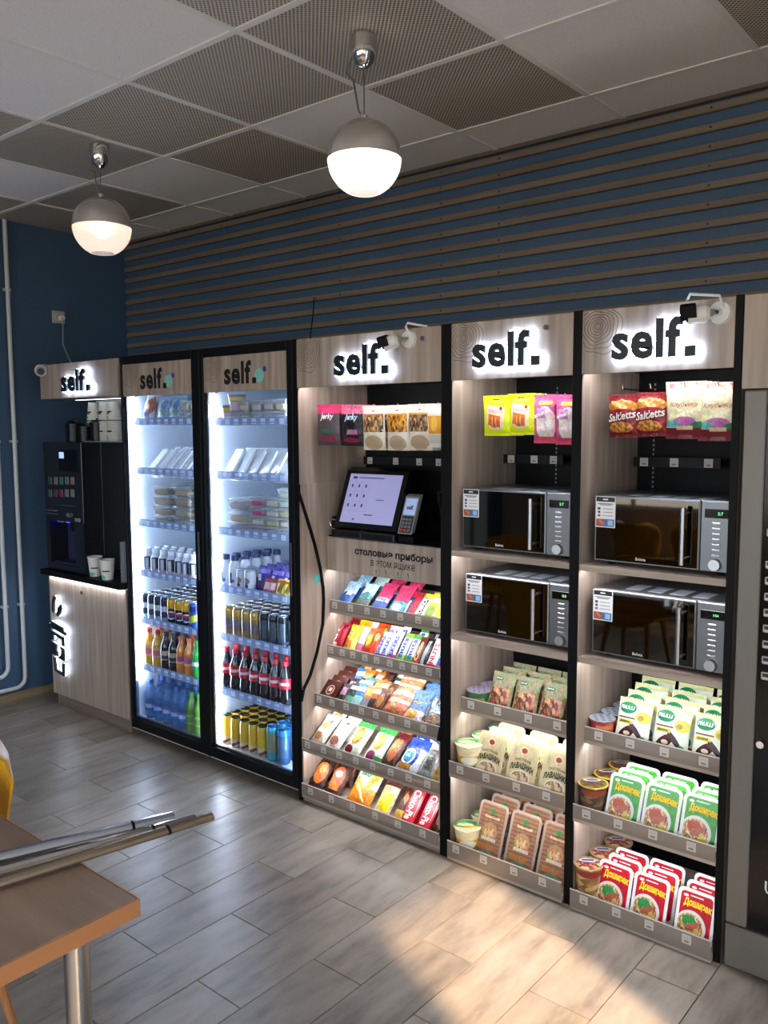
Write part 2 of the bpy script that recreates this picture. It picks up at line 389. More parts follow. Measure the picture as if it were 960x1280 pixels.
wbk = struct('wall_back', MB().box(XL-.2, XR+.2, YB, YB+.2, 0, 3.0), BLUE)
SLAT = wood('slat_pine', '#64584c', '#7d7061', 0, 12, .04, .55); SCREW = mat('dark_screw', '#1b1815', .4)
for k in range(12):
    zc = 2.862-.0708*k
    s_ = part('slat', MB().box(XL+.02, XR-.02, -.024, -.001, zc-.014, zc+.014, .002), SLAT, wbk)
    sc_ = MB()
    for x in (-1.9, -.95, -.3, .02, .95, 1.3): sc_.box(x-.004, x+.004, -.0255, -.02, zc-.004, zc+.004)
    o = part('screw_heads', sc_, SCREW, s_, smooth=0); o['kind'] = 'stuff'
struct('wall_left', MB().box(XL-.2, XL, YF-.2, YB+.2, 0, 3.0), BLUE)
struct('baseboard_left', MB().box(XL, XL+.014, YF, -.02, 0, .052, .003), wood('baseboard_oak', '#7c6a4e', '#a08a68', 1, 10, .05))
# right wall with a glazed door the low sun shines through; front wall with windows (both behind the camera)
DY0, DY1, DZ = -2.80, -2.19, 2.2
WY0, WY1, WZ0, WZ1 = -5.3, -3.9, .85, 2.2
struct('wall_right', MB().box(XR, XR+.1, YF-.2, WY0, 0, 3).box(XR, XR+.1, WY1, DY0, 0, 3).box(XR, XR+.1, WY0, WY1, 0, WZ0).box(XR, XR+.1, WY0, WY1, WZ1, 3).box(XR, XR+.1, DY1, YB+.2, 0, 3).box(XR, XR+.1, DY0, DY1, DZ, 3), GREYW)
WIN = [(-2.2, -.6), (-.2, 1.4), (1.8, 3.4)]
wf = MB().box(XL-.2, XR+.2, YF-.1, YF, 0, .85).box(XL-.2, XR+.2, YF-.1, YF, 2.35, 3)
xs = [XL-.2] + [v for q in WIN for v in q] + [XR+.2]
for k in range(0, len(xs), 2): wf.box(xs[k], xs[k+1], YF-.1, YF, .85, 2.35)
struct('wall_front', wf, GREYW)
PVC = mat('window_frame_white', '#dcdcd8', .4); PANE = glass('window_glass')
for n_, (a, b) in enumerate(WIN):
    fr = struct('window_%d' % (n_+1), MB().box(a, b, YF-.07, YF-.02, .85, .9).box(a, b, YF-.07, YF-.02, 2.3, 2.35).box(a, a+.05, YF-.07, YF-.02, .9, 2.3).box(b-.05, b, YF-.07, YF-.02, .9, 2.3).box((a+b)/2-.025, (a+b)/2+.025, YF-.07, YF-.02, .9, 2.3), PVC)
    part('pane', MB().box(a+.05, (a+b)/2-.025, YF-.05, YF-.045, .9, 2.3), PANE, fr, smooth=0)
    part('pane', MB().box((a+b)/2+.025, b-.05, YF-.05, YF-.045, .9, 2.3), PANE, fr, smooth=0)
    pl = bpy.data.lights.new('window_portal', 'AREA'); pl.shape = 'RECTANGLE'; pl.size = b-a; pl.size_y = 1.5; pl.cycles.is_portal = True
    po = bpy.data.objects.new('window_portal', pl); COL.objects.link(po); po.location = ((a+b)/2, YF-.09, 1.6); po.rotation_euler = (-PI/2, 0, PI)
dr = struct('door_1', MB().box(XR+.02, XR+.06, DY0, DY0+.02, 0, DZ).box(XR+.02, XR+.06, DY1-.02, DY1, 0, DZ).box(XR+.02, XR+.06, DY0, DY1, DZ-.02, DZ).box(XR+.02, XR+.06, DY0, DY1, 0, .06), PVC)
part('pane', MB().box(XR+.038, XR+.042, DY0+.02, DY1-.02, .06, DZ-.02), PANE, dr, smooth=0)

w4 = struct('window_4', MB().box(XR+.02, XR+.07, WY0, WY1, WZ0, WZ0+.05).box(XR+.02, XR+.07, WY0, WY1, WZ1-.05, WZ1).box(XR+.02, XR+.07, WY0, WY0+.05, WZ0, WZ1).box(XR+.02, XR+.07, WY1-.05, WY1, WZ0, WZ1), PVC)  # invented window, out of view, added to brighten the left wall
part('pane', MB().box(XR+.042, XR+.046, WY0+.05, WY1-.05, WZ0+.05, WZ1-.05), PANE, w4, smooth=0)
pl = bpy.data.lights.new('window_portal', 'AREA'); pl.shape = 'RECTANGLE'; pl.size = WY1-WY0; pl.size_y = WZ1-WZ0; pl.cycles.is_portal = True
po = bpy.data.objects.new('window_portal', pl); COL.objects.link(po); po.location = (XR+.09, (WY0+WY1)/2, (WZ0+WZ1)/2); po.rotation_euler = (PI/2, 0, PI/2)

# white pipes on the left wall
PIPE = mat('white_pipe_paint', '#c4c6c6', .35)
def pipe(y, zb, label):
    x = XL+.03; pts = [(x, y, 2.905), (x, y, zb+.06)] + [(x, y-.06+.06*math.cos(a), zb+.06-.06*math.sin(a)) for a in (PI/8, PI/4, 3*PI/8, PI/2)] + [(x, -6.0, zb)]
    t = thing('wall_pipe', label, 'pipe', (x, y, zb)); part('pipe_run', MB().tube(pts, .013, 10), PIPE, t)
    for z in (.6, 1.6, 2.5): part('clip', MB().box(XL, x+.008, y-.018, y+.018, z-.008, z+.008, .002), PIPE, t)
pipe(-.832, .085, 'white heating pipe running from ceiling to floor on blue wall')
pipe(-.937, .17, 'white pipe at the far left edge, bending above the longer pipe')

# ------------------------------------------------------------------ pendant lamps
DOME = mat('smoked_chrome', '#cfcac6', .24, .7); 
def frosted():
    m = bpy.data.materials.new('frosted_lamp_glass'); m.use_nodes = True; nt = m.node_tree; out = nt.nodes['Material Output']; b = nt.nodes['Principled BSDF']
    b.inputs['Base Color'].default_value = L('#f2ece8'); b.inputs['Roughness'].default_value = .2
    tr = nt.nodes.new('ShaderNodeBsdfTranslucent'); tr.inputs[0].default_value = L('#fff4ea'); t = nt.nodes.new('ShaderNodeBsdfTransparent')
    m1 = nt.nodes.new('ShaderNodeMixShader'); m1.inputs[0].default_value = .6; m2 = nt.nodes.new('ShaderNodeMixShader'); m2.inputs[0].default_value = .35
    nt.links.new(b.outputs[0], m1.inputs[1]); nt.links.new(tr.outputs[0], m1.inputs[2]); nt.links.new(m1.outputs[0], m2.inputs[1]); nt.links.new(t.outputs[0], m2.inputs[2]); nt.links.new(m2.outputs[0], out.inputs[0]); return m
FROST = frosted(); WIRE = mat('lamp_wire', '#6d6a66', .3, .6)
def lamp(x, y, zc, R, power, label, bulge):
    t = thing('pendant_lamp', label, 'lamp', (x, y, zc-R), 'globe pendant lamps'); eq = zc-.005
    part('canopy', MB().lathe([(.043, H), (.043, H-.028), (.040, H-.055), (.031, H-.078), (.016, H-.092), (.006, H-.096), (0, H-.096)], 24, cx=x, cy=y), CHROME, t)
    part('cord', MB().tube([(x, y, H-.09), (x, y, zc+R)], .0022, 6), WIRE, t)
    part('power_cable', MB().tube([(x-.03, y-.02, H-.05), (x-.045-bulge, y-.02, H-.1), (x-.02-bulge, y-.015, (H+zc+R)/2), (x-.018, y-.006, zc+R+.03), (x, y, zc+R)], .0032, 6), WIRE, t)
    A = [math.radians(a) for a in range(0, 91, 9)]
    part('dome', MB().lathe([(.012, zc+R+.012), (.012, zc+R)]+[(R*math.sin(a), zc+R*math.cos(a)) for a in A[1:]]+[(R, eq)], 40, cx=x, cy=y, closed=False), DOME, t)
    B = [math.radians(a) for a in range(90, 157, 6)]
    lo = [(R*math.sin(a), zc+R*math.cos(a)) for a in B]; zb = lo[-1][1]; rb = lo[-1][0]
    part('glass_bowl', MB().lathe([(R, eq)]+lo[1:]+[(rb*.93, zb+.004)], 40, cx=x, cy=y, closed=False), FROST, t)
    bm_ = mat('bulb_glow_%d' % power, '#ffffff', .5, emit=power, ecol='#fff0e2')
    part('bulb', MB().lathe([(0, zc-.052)]+[(.042*math.sin(a), zc-.01-.042*math.cos(a)) for a in (.5, 1, 1.5, 2, 2.5)]+[(.015, zc+.045), (.015, zc+R*.9)], 20, cx=x, cy=y, closed=False), bm_, t)
lamp(.280, -1.236, 2.529, .119, 20, 'brightly lit globe lamp with chrome dome, hanging nearest the camera', .012)
lamp(-1.28, -1.204, 2.556, .126, 9, 'dimmer globe lamp hanging over the fridges, farther from the camera', 0)

# ------------------------------------------------------------------ table, chairs, rods
TOP = wood('table_laminate', '#7d6656', '#9a8270', 0, 8, .08, .32); EDGE = mat('orange_edge_band', '#b3784c', .4)
TX0, TX1, TY0, TY1 = -.5, .742, -3.2, -2.452
tb = thing('dining_table', 'wooden table with orange edge and round steel leg at lower left', 'table', (.12, -2.82, 0))
ttop = part('tabletop', MB().box(TX0+.0015, TX1-.0015, TY0+.0015, TY1-.0015, .712, .75, .003), TOP, tb)
part('edge_band', MB().box(TX1-.002, TX1+.001, TY0, TY1, .713, .749, .001).box(TX0-.001, TX0+.002, TY0, TY1, .713, .749).box(TX0, TX1, TY1-.002, TY1+.001, .713, .749).box(TX0, TX1, TY0-.001, TY0+.002, .713, .749), EDGE, ttop)
for x in (TX0+.085, TX1-.085):
    for y in (TY0+.09, TY1-.09):
        lg = part('leg', MB().lathe([(.0245, .006), (.0245, .708)], 20, cx=x, cy=y), STEEL, tb)
        part('leg_foot', MB().lathe([(.027, 0), (.027, .012)], 16, cx=x, cy=y), BLACK, lg); part('leg_plate', MB().lathe([(.05, .704), (.05, .712)], 20, cx=x, cy=y), STEEL, lg)
YEL = mat('yellow_plastic', '#d19a12', .38); BEECH = wood('beech_leg', '#9a6238', '#b98052', 2, 20, .08)
def chair_shell(mb):
    prof = [(-.235, .425, .19), (-.2, .445, .215), (-.08, .44, .235), (.06, .425, .235), (.15, .43, .23), (.195, .47, .225), (.215, .56, .25), (.235, .66, .275), (.25, .74, .275), (.256, .785, .235), (.257, .803, .15)]
    ny = 10; vs = []
    for off in (0, .007):
        for k, (y, z, hw) in enumerate(prof):
            for i in range(ny+1):
                t = 2*i/ny-1; cur = .045*t*t*(1 if k < 4 else .3); fw = -.075*t*t*(0 if k < 5 else min(1, (k-4)/2)) 
                vs.append((t*hw, y+fw+(off if k > 4 else 0), z+cur-(off if k <= 5 else 0)))
    q = len(prof); a = ny+1; fs = []
    for s_ in (0, q*a):
        fs += [(s_+k*a+i, s_+k*a+i+1, s_+(k+1)*a+i+1, s_+(k+1)*a+i) for k in range(q-1) for i in range(ny)]
    rim = [i for i in range(a)] + [k*a+ny for k in range(1, q)] + [(q-1)*a+i for i in range(ny-1, -1, -1)] + [k*a for k in range(q-2, 0, -1)]
    fs += [(rim[i], rim[(i+1) % len(rim)], rim[(i+1) % len(rim)]+q*a, rim[i]+q*a) for i in range(len(rim))]
    return mb.add(vs, fs)
ch_parts = [('shell', chair_shell(MB()).mesh('shell', YEL, smooth=60)), ('frame', MB().tube([(-.14, -.13, .425), (.14, .13, .415)], .007).tube([(.14, -.13, .425), (-.14, .13, .415)], .007).mesh('frame', BLACK))]
for sx in (-1, 1):
    for sy in (-1, 1): ch_parts.append(('leg', MB().tube([(sx*.13, sy*.12, .425), (sx*.175, sy*.205, 0)], [.017, .011], 10).mesh('leg', BEECH)))
CHAIR = Proto('shell_chair', 'chair', ch_parts)
put(CHAIR, (-.245, -2.53, 0), 'yellow plastic shell chair at the left edge, tucked behind the table', 'yellow shell chairs')
put(CHAIR, (-.1, -3.3, 0), 'yellow shell chair drawn up to the table from the window side', 'yellow shell chairs', rz=PI)
put(CHAIR, (-1.02, -5.66, 0), 'yellow shell chair mirrored in left half of upper right microwave door', 'yellow shell chairs', rz=.25)
put(CHAIR, (-.45, -5.62, 0), 'yellow shell chair mirrored behind handle of upper right microwave', 'yellow shell chairs', rz=-.2)
put(CHAIR, (-1.28, -3.75, 0), 'yellow shell chair mirrored in lower middle microwave door', 'yellow shell chairs', rz=PI*.9)
def rod(a, b, wd, ht, m, label):
    a, b = Vector(a), Vector(b); d = (b-a).normalized(); s_ = Vector((-d.y, d.x, 0)); vs = []
    for p in (a, b):
        for k in range(10):
            an = 2*PI*k/10; vs.append(p + s_*wd*math.cos(an) + Vector((0, 0, ht*math.sin(an))))
    mb = MB().add(vs, [(k, (k+1) % 10, 10+(k+1) % 10, 10+k) for k in range(10)]+[tuple(range(10)), tuple(range(10, 20))])
    t = thing('chrome_rod', label, 'rod', tuple(a), 'metal profiles lying on the table'); part('profile', mb, m, t)
    c = a+(b-a)*.88; q = []
    for p in (c-d*.003, c+d*.003):
        for k in range(10):
            an = 2*PI*k/10; q.append(p + s_*wd*1.08*math.cos(an) + Vector((0, 0, ht*1.1*math.sin(an))))
    part('tape_band', MB().add(q, [(k, (k+1) % 10, 10+(k+1) % 10, 10+k) for k in range(10)]), BLACK, t)
rod((.40, -3.05, .7605), (.594, -2.155, .766), .017, .0095, mat('bronze_chrome', '#b3a18c', .2, .85), 'bronze tinted metal profile on table, longest tip toward the fridges')
rod((.33, -2.98, .761), (.578, -2.19, .768), .016, .010, CHROME, 'middle bright chrome profile of the bundle on the table')
rod((.245, -2.95, .7605), (.530, -2.215, .769), .017, .0095, mat('blue_chrome', '#ccd4e2', .16, .9), 'outermost chrome profile of the bundle, catching bluish light')

# ------------------------------------------------------------------ shared pieces of the cabinets
YFACE = -.77
def rings(mb, x, z, R, x0, z1, y):
    "cut-trunk ring print in the upper left corner of a header panel"
    for k, r in enumerate([.008, .014, .021, .028, .036, .045, .055, .066]):
        r *= R/.066; n = 40; last = None
        for i in range(n+1):
            a = 2*PI*i/n; q = r*(1+.10*math.sin(2*a+.5+k*.2)+.05*math.sin(5*a+k)); sx = 1.35 if math.cos(a) < 0 else 1
            p = (x+q*math.cos(a), z+q*math.sin(a)*(1.0 if math.sin(a) > 0 else 1.3))
            if last and all(x0+.002 < v[0] and v[1] < z1-.002 for v in (p, last)):
                wd = .0011; dx, dz = p[0]-last[0], p[1]-last[1]; l = math.hypot(dx, dz) or 1; nx, nz = -dz/l*wd, dx/l*wd
                mb.add([(last[0]-nx, y, last[1]-nz), (p[0]-nx, y, p[1]-nz), (p[0]+nx, y, p[1]+nz), (last[0]+nx, y, last[1]+nz)], [(0, 1, 2, 3)])
            last = p
    return mb
RINGM = mat('ring_print', '#5d5048', .6)
HALO = mat('letter_backlight', '#ffffff', .5, emit=20*LED, ecol='#bdd6ff')
LETT = mat('letter_face', '#14181c', .45)
def lit_logo(parent, cx, cz, w, y, sub=True):
    "dark raised letters with light spilling from behind them"
    f = MB(); logo(f, cx, cz, w, y-.030, .122, .034, .012)
    a = part('logo_letters', f, LETT, parent, smooth=0, label='dark raised letters reading self.')
    g = MB(); logo(g, cx+.002, cz-.002, w, y-.018, .122, .055, .008, .013)
    part('letter_backlight', g, HALO, a, smooth=0)
def tag_me():
    mb = MB().box(-.015, .015, -.001, 0, -.015, .015); return mb.mesh('price_tag', TAGM, smooth=0)
TAGM = pmat('price_tag_print', '#bdb6ac', [('r', .5, .28, .26, .10, '#77716a'), ('r', .5, .62, .36, .03, '#a7a199'), ('r', .5, .75, .36, .03, '#a7a199')], .6)
TAG = tag_me()
LIP = clear('tray_lip_plastic', '#978b80', .34, .3)

def open_unit(name, label, x0, x1, xi0, xi1, rows, upper, logo_w, logo_x):
    """open shelf cabinet. x0..x1 outer, xi0..xi1 inner; rows = [(y_front, z_lip_top, lip_h, slope)], upper = [(z_top, y_front)] plain shelves"""
    yb = -.31; t = thing(name, label, 'shelf unit', ((x0+x1)/2, (YFACE-.02)/2, 0))
    for a, b in ((x0, xi0), (xi1, x1)):
        sp = part('side_panel', MB().box(a, b, YFACE+.006, -.02, 0, 2.05), ASH, t, smooth=0)
        part('edge_strip', MB().box(a-.0005, b+.0005, YFACE, YFACE+.006, 0, 2.051, .001), BLACK, sp)
    part('back_panel', MB().box(xi0, xi1, yb, yb+.012, 0.02, 2.04), BLACK, t, smooth=0)
    part('top_panel', MB().box(xi0, xi1, YFACE+.02, -.02, 2.03, 2.048), ASHX, t, smooth=0)
    hd = part('header_panel', MB().box(xi0, xi1, YFACE-.001, YFACE+.017, 1.843, 2.047, .001), ASH, t)
    part('ring_print', rings(MB(), xi0+.055, 1.995, .075, xi0, 2.047, YFACE-.0018), RINGM, hd, smooth=0)
    part('header_soffit', MB().box(xi0, xi1, YFACE+.017, yb, 1.868, 1.88), BLACK, t, smooth=0)
    lit_logo(t, logo_x, 1.941, logo_w, YFACE)
    def led(y, z, m=LEDW): return part('led_strip', MB().box(xi0+.012, xi1-.012, y, y+.010, z-.005, z), m, t, smooth=0)
    led(YFACE+.024, 1.868, LEDH)
    for z, y in upper:
        part('shelf', MB().box(xi0, xi1, y+.012, yb, z-.014, z).box(xi0, xi1, y, y+.012, z-.022, z, .0012), ASHX, t); led(y+.014, z-.014)
    for k, (y, zt, lh, sl) in enumerate(rows):
        z0 = zt-lh; d = yb-y; th = .016; zz = z0+th
        tr = part('tray', MB().add([(x, yy, z) for x in (xi0, xi1) for yy, z in ((y+.004, z0), (yb, z0+d*sl), (yb, zz+d*sl), (y+.004, zz))],
             [(0, 1, 2, 3), (4, 5, 6, 7), (0, 1, 5, 4), (1, 2, 6, 5), (2, 3, 7, 6), (3, 0, 4, 7)]), ASHX, t, smooth=0)
        part('tray_front', MB().box(xi0, xi1, y, y+.004, z0-.007, z0+lh*.42, .0006), ASHX, tr)
        part('tray_lip', MB().box(xi0+.001, xi1-.001, y-.003, y, z0+.006, zt, .0006), LIP, tr)
        part('lip_edge_highlight', MB().box(xi0+.001, xi1-.001, y-.0034, y+.0004, zt-.003, zt), mat('painted_edge_highlight', '#d9d4cc', .3), tr, smooth=0)  # pale strip coloured as light caught along the lip's top edge
        n = [8, 11, 9, 8, 6][k] if len(rows) == 5 else 4
        for i in range(n):
            x = xi0+(xi1-xi0)*(i+.35+.1*RND.random())/n; shared('price_tag', TAG, tr, (x, y-.0035, zt-.024))
        if k < len(rows)-1: led(y+.006, z0+(0 if not sl else .004))
    part('plinth', MB().box(xi0, xi1, YFACE+.012, yb, 0.0, .028), ASHX, t, smooth=0)
    return t

# S1: till unit with the concave side cheeks
S1 = open_unit('till_shelf_unit', 'widest open shelf unit, with payment screen and snack trays', -.543, .268, -.517, .246,
    [(-.584, .895, .056, .30), (-.603, .690, .056, .30), (-.689, .483, .056, .30), (-.769, .296, .056, .28), (-.773, .088, .060, .26)], [], .287, -.130)
arc = [(-.768, 1.43), (-.768, 1.395), (-.716, 1.268), (-.673, 1.157), (-.639, 1.045), (-.622, .95), (-.620, .895), (-.627, .786), (-.666, .664), (-.713, .564), (-.755, .511), (-.769, .46)]
for xa, xb in ((-.517, -.509), (.238, .246)):
    poly = [(y, z) for y, z in arc]+[(-.768, .10), (-.32, .10), (-.32, 1.43)]
    ck = part('side_cheek', MB().prism([(y, z) for y, z in poly], 0, xa, xb), ASH, S1, smooth=0)
    ed = MB()
    for (ya, za), (yc, zc) in zip(arc, arc[1:]):
        d = Vector((yc-ya, zc-za)).normalized(); nx = Vector((-d.y, d.x))*.0105
        if nx.x > 0: nx = -nx
        ed.prism([(ya, za), (yc, zc), (yc+nx.x, zc+nx.y), (ya+nx.x, za+nx.y)], 0, xa-.002, xb+.002)
    part('edge_strip', ed, BLACK, ck, smooth=0)
dz = part('counter', MB().box(-.509, .238, -.592, -.31, 1.176, 1.190), BLACK, S1, smooth=0)
dw = part('drawer_front', MB().box(-.507, .236, -.606, -.592, 1.033, 1.186, .0015), ASH, S1)
f = MB(); text(f, 'столовые приборы', -.125, 1.132, .425, -.6068, bold=.038, h=.040)
part('lettering', f, INK, dw, smooth=0, label='bold black Cyrillic lettering on drawer front')
f = MB(); text(f, 'в этом ящике', -.125, 1.088, .24, -.6068, bold=0, h=.034); part('lettering', f, INK, dw, smooth=0)
f = MB()
for k, x in enumerate((-.215, -.155, -.095, -.035)):
    f.box(x-.012, x+.012, -.6068, -.606, 1.040, 1.042); f.add([(x-.002, -.6068, 1.046), (x+.002, -.6068, 1.046), (x+.004-.008*(k % 2), -.6068, 1.066), (x-.004-.008*(k % 2), -.6068, 1.066)], [(0, 1, 2, 3)])
part('cutlery_icons', f, mat('pale_icon_ink', '#6f6258', .6), dw, smooth=0)
part('led_strip', MB().box(-.495, .225, -.590, -.580, 1.033, 1.038), LEDW, S1, smooth=0)
part('drawer_body', MB().box(-.50, .23, -.592, -.33, 1.04, 1.17), BLACK, S1, smooth=0)
part('black_backing', MB().box(-.507, .236, -.335, -.312, 1.19, 1.60), BLACK, S1, smooth=0)  # black panel above the counter, in front of the back panel
def hook_row(unit, xs, z, y0, tagx=None, tz=1.53):
    for x in xs: part('peg_hook', MB().tube([(x, -.31, z), (x, y0, z), (x, y0-.006, z+.014)], .0022, 6), CHROME, unit)
    rl = part('price_rail', MB().box(min(tagx)-.04, max(tagx)+.04, -.405, -.400, tz-.018, tz+.018), mat('dark_rail', '#0d0f11', .5, spec=.2), unit, smooth=0)
    part('rail_bracket', MB().box(min(tagx)-.02, min(tagx)-.01, -.40, -.31, tz-.004, tz+.004).box(max(tagx)+.01, max(tagx)+.02, -.40, -.31, tz-.004, tz+.004), BLACK, rl, smooth=0)
    for x in tagx: shared('price_tag', TAG, rl, (x, -.4055, tz))
H1 = [-.405, -.27, -.148, -.022, .088, .178]
hook_row(S1, H1, 1.755, -.69, [-.42, -.268, -.136, -.03], 1.523)
S2 = open_unit('microwave_shelf_unit', 'narrower open shelf unit in the middle, with two microwaves', .270, .801, .293, .785,
    [(-.693, .630, .056, 0), (-.775, .398, .058, 0), (-.785, .083, .072, 0)], [(1.212, -.767), (.893, -.769)], .272, .540)
S3 = open_unit('microwave_shelf_unit', 'right open shelf unit, with two microwaves and noodle trays', .802, 1.326, .818, 1.304,
    [(-.698, .632, .056, 0), (-.775, .378, .058, 0), (-.786, .075, .072, 0)], [(1.211, -.763), (.894, -.762)], .266, 1.068)
H2 = [.43, .53, .63, .71]; H3 = [.925, 1.02, 1.132, 1.236]
hook_row(S2, H2, 1.775, -.675, [.33, .435, .52], 1.545); hook_row(S3, H3, 1.795, -.69, [.885, .995, 1.115], 1.545)
for x in (.48, .88):
    u = S2 if x < .8 else S3; g = MB()
    for k in range(34): g.box(x-.003, x+.003, -.3105, -.31, 1.26+k*.017, 1.268+k*.017)
    o = part('perforation', g, GREYP, u, smooth=0); o['kind'] = 'stuff'
for u, x in ((S1, .165), (S2, .687)): part('lock', MB().tube([(x, YFACE+.001, 2.005), (x, YFACE-.010, 2.005)], [.011, .009], 14), CHROME, u)
sk = part('turquoise_sticker', MB().lathe([(.0, 0), (.022, 0), (.022, .0012), (0, .0012)], 24), mat('turquoise_sticker', '#3f9f95', .5), S1)
sk.rotation_euler = (0, PI/2, 0); sk.location = Vector((-.5168, -.66, 1.0))-BASE[S1.name]
for v in sk.data.vertices: v.co += BASE[S1.name]

# ------------------------------------------------------------------ display fridges
LINER = mat('fridge_liner', '#dfe7ee', .45); RAILP = clear('shelf_rail_plastic', '#a9bde4', .45, .2); FGLASS = glass('fridge_door_glass', '#f3f8ff', 1.35)
WSHELF = mat('white_wire_shelf', '#c9d3de', .45); SEAL = mat('pale_seal', '#b9b4ac', .4); TEAL = mat('teal_print', '#7fbdb8', .5); NAVY = mat('navy_print', '#2d3f8e', .5)
FTAG = pmat('fridge_tag_print', '#d3def2', [('r', .5, .3, .3, .12, '#8595bd')], .6)
FS = -.724                    # front of the fridge shelves
F1Z = [U(217, q, y=FS).z for q in (527, 591, 658, 723, 784)] + [U(224, 846, y=FS).z, .098]
F2Z = [U(315, q, y=FS).z for q in (527, 596, 668, 742, 804, 874)] + [.098]
def fridge(label, x0, x1, sl, sr, zs):
    t = thing('display_fridge', label, 'fridge', ((x0+x1)/2, -.4, 0), 'glass door drink fridges'); z0, z1 = .045, 2.05
    part('cabinet', MB().box(x0, x0+.022, -.736, -.04, z0, z1).box(x1-.022, x1, -.736, -.04, z0, z1).box(x0+.022, x1-.022, -.06, -.04, z0, z1).box(x0+.022, x1-.022, -.736, -.06, 2.0, z1).box(x0+.022, x1-.022, -.736, -.06, z0, .07), BLACK, t, smooth=0)
    part('liner', MB().box(x0+.022, x0+.027, -.734, -.085, .07, 2.0).box(x1-.027, x1-.022, -.734, -.085, .07, 2.0).box(x0+.027, x1-.027, -.09, -.085, .07, 2.0).box(x0+.027, x1-.027, -.734, -.09, 1.90, 1.91).box(x0+.027, x1-.027, -.73, -.09, .07, .095), LINER, t, smooth=0)
    part('plinth', MB().box(x0+.02, x1-.02, -.70, -.06, 0, z0), BLACK, t, smooth=0)
    dr_ = part('door_frame', MB().box(x0, x0+sl, YFACE, -.738, z0, z1, .002).box(x1-sr, x1, YFACE, -.738, z0, z1, .002).box(x0+sl, x1-sr, YFACE, -.738, 2.008, z1, .002).box(x0+sl, x1-sr, YFACE, -.738, z0, .10, .002), mat('door_frame_black', '#0a0b0d', .42, spec=.2), t)
    part('glass_pane', MB().box(x0+sl, x1-sr, -.756, -.752, .10, 2.008), FGLASS, dr_, smooth=0)
    part('inner_profile', MB().box(x0+sl, x0+sl+.012, -.752, -.738, .10, 1.845).box(x0+sl+.012, x1-sr, -.752, -.740, .10, .112), METAL, dr_, smooth=0)
    part('handle', MB().box(x1-sr*.55, x1-sr*.35, YFACE-.010, YFACE, .93, 1.17, .003), mat('handle_grey', '#33373f', .35), dr_)
    part('door_seal', MB().box(x0+.01, x1-.005, YFACE+.004, -.742, z0-.006, z0), SEAL, dr_, smooth=0)
    a, b = x0+sl, x1-sr; w_ = b-a; cx = (a+b)/2
    hp = part('header_panel', MB().box(a, b, -.7635, -.757, 1.842, 2.007), ASH, t, smooth=0)
    part('ring_print', rings(MB(), a+.05, 1.972, .07, a, 2.007, -.7640), RINGM, hp, smooth=0)
    f = MB(); logo(f, cx-.025, 1.926, .222, -.7646, .105, .034); part('logo_letters', f, INK, hp, smooth=0, label='black printed letters reading self.')
    part('teal_dot', MB().prism([(cx+.105+.031*math.cos(k*PI/12), 1.908+.031*math.sin(k*PI/12)) for k in range(24)], 1, -.7640, -.7636), TEAL, hp, smooth=0)
    part('navy_dot', MB().prism([(cx+.142+.011*math.cos(k*PI/8), 1.935+.013*math.sin(k*PI/8)) for k in range(16)], 1, -.7643, -.7637), NAVY, hp, smooth=0)
    ls = part('led_strip', MB().box(x0+.030, x0+.044, -.732, -.716, .30 if x0 < -1.5 else .13, 1.84), LEDC, t, smooth=0)
    part('lamp_cap', MB().box(x0+.026, x0+.056, -.736, -.706, 1.84, 1.852), GREYP, ls, smooth=0)
    part('led_strip', MB().box(x1-.044, x1-.030, -.732, -.716, .13, 1.84), LEDC, t, smooth=0)  # added strip, hidden behind the right stile, to brighten the drinks
    for k, z in enumerate(zs[:-1]):
        sh = part('fridge_shelf', MB().box(x0+.03, x1-.03, FS+.002, -.12, z-.010, z-.003), WSHELF, t, smooth=0)
        part('price_rail', MB().box(x0+.05, x1-.03, FS-.003, FS, z-.018, z+.022, .0006), RAILP, sh)
        tg = MB()
        for i in range(9): tg.box(x0+.07+i*.062, x0+.10+i*.062, FS-.0038, FS-.003, z-.012, z+.014)
        o = part('price_tags', tg, FTAG, sh, smooth=0)
    return t
FR1 = fridge('left fridge with glass door and white light strip, beside the coffee machine', -1.846, -1.184, .016, .062, F1Z)
FR2 = fridge('right fridge with glass door, next to the payment screen unit', -1.180, -.547, .024, .036, F2Z)

# ------------------------------------------------------------------ coffee corner
cc = thing('coffee_counter', 'wood fronted coffee counter with black top and glowing cup icon', 'cabinet', (-2.265, -.4, 0))
part('carcass', MB().box(-2.665, -1.864, -.752, -.05, .075, .805), ASH, cc, smooth=0)
df = part('door', MB().box(-2.668, -1.862, YFACE, -.752, .075, .800, .0015), ASH, cc)
part('lock', MB().tube([(-2.30, YFACE, .735), (-2.30, YFACE-.006, .735)], .011, 12), CHROME, df)
part('plinth', MB().box(-2.645, -1.868, -.755, -.06, 0, .075), wood('plinth_ash', '#6f6157', '#8d7d70', 0, 16, .05), cc, smooth=0)
part('worktop', MB().box(-2.70, -1.858, -.805, -.05, .806, .838, .002), BLACK, cc)
part('led_strip', MB().box(-2.655, -1.87, -.786, -.778, .803, .806), LEDW, cc, smooth=0)
part('back_board', MB().box(-2.585, -1.866, -.462, -.450, .838, 1.846), mat('white_board', '#cfd8dc', .35), cc, smooth=0)
part('board_joints', MB().box(-2.585, -1.866, -.4635, -.462, 1.655, 1.659).box(-2.585, -1.866, -.4635, -.462, 1.725, 1.729), GREYP, cc, smooth=0)
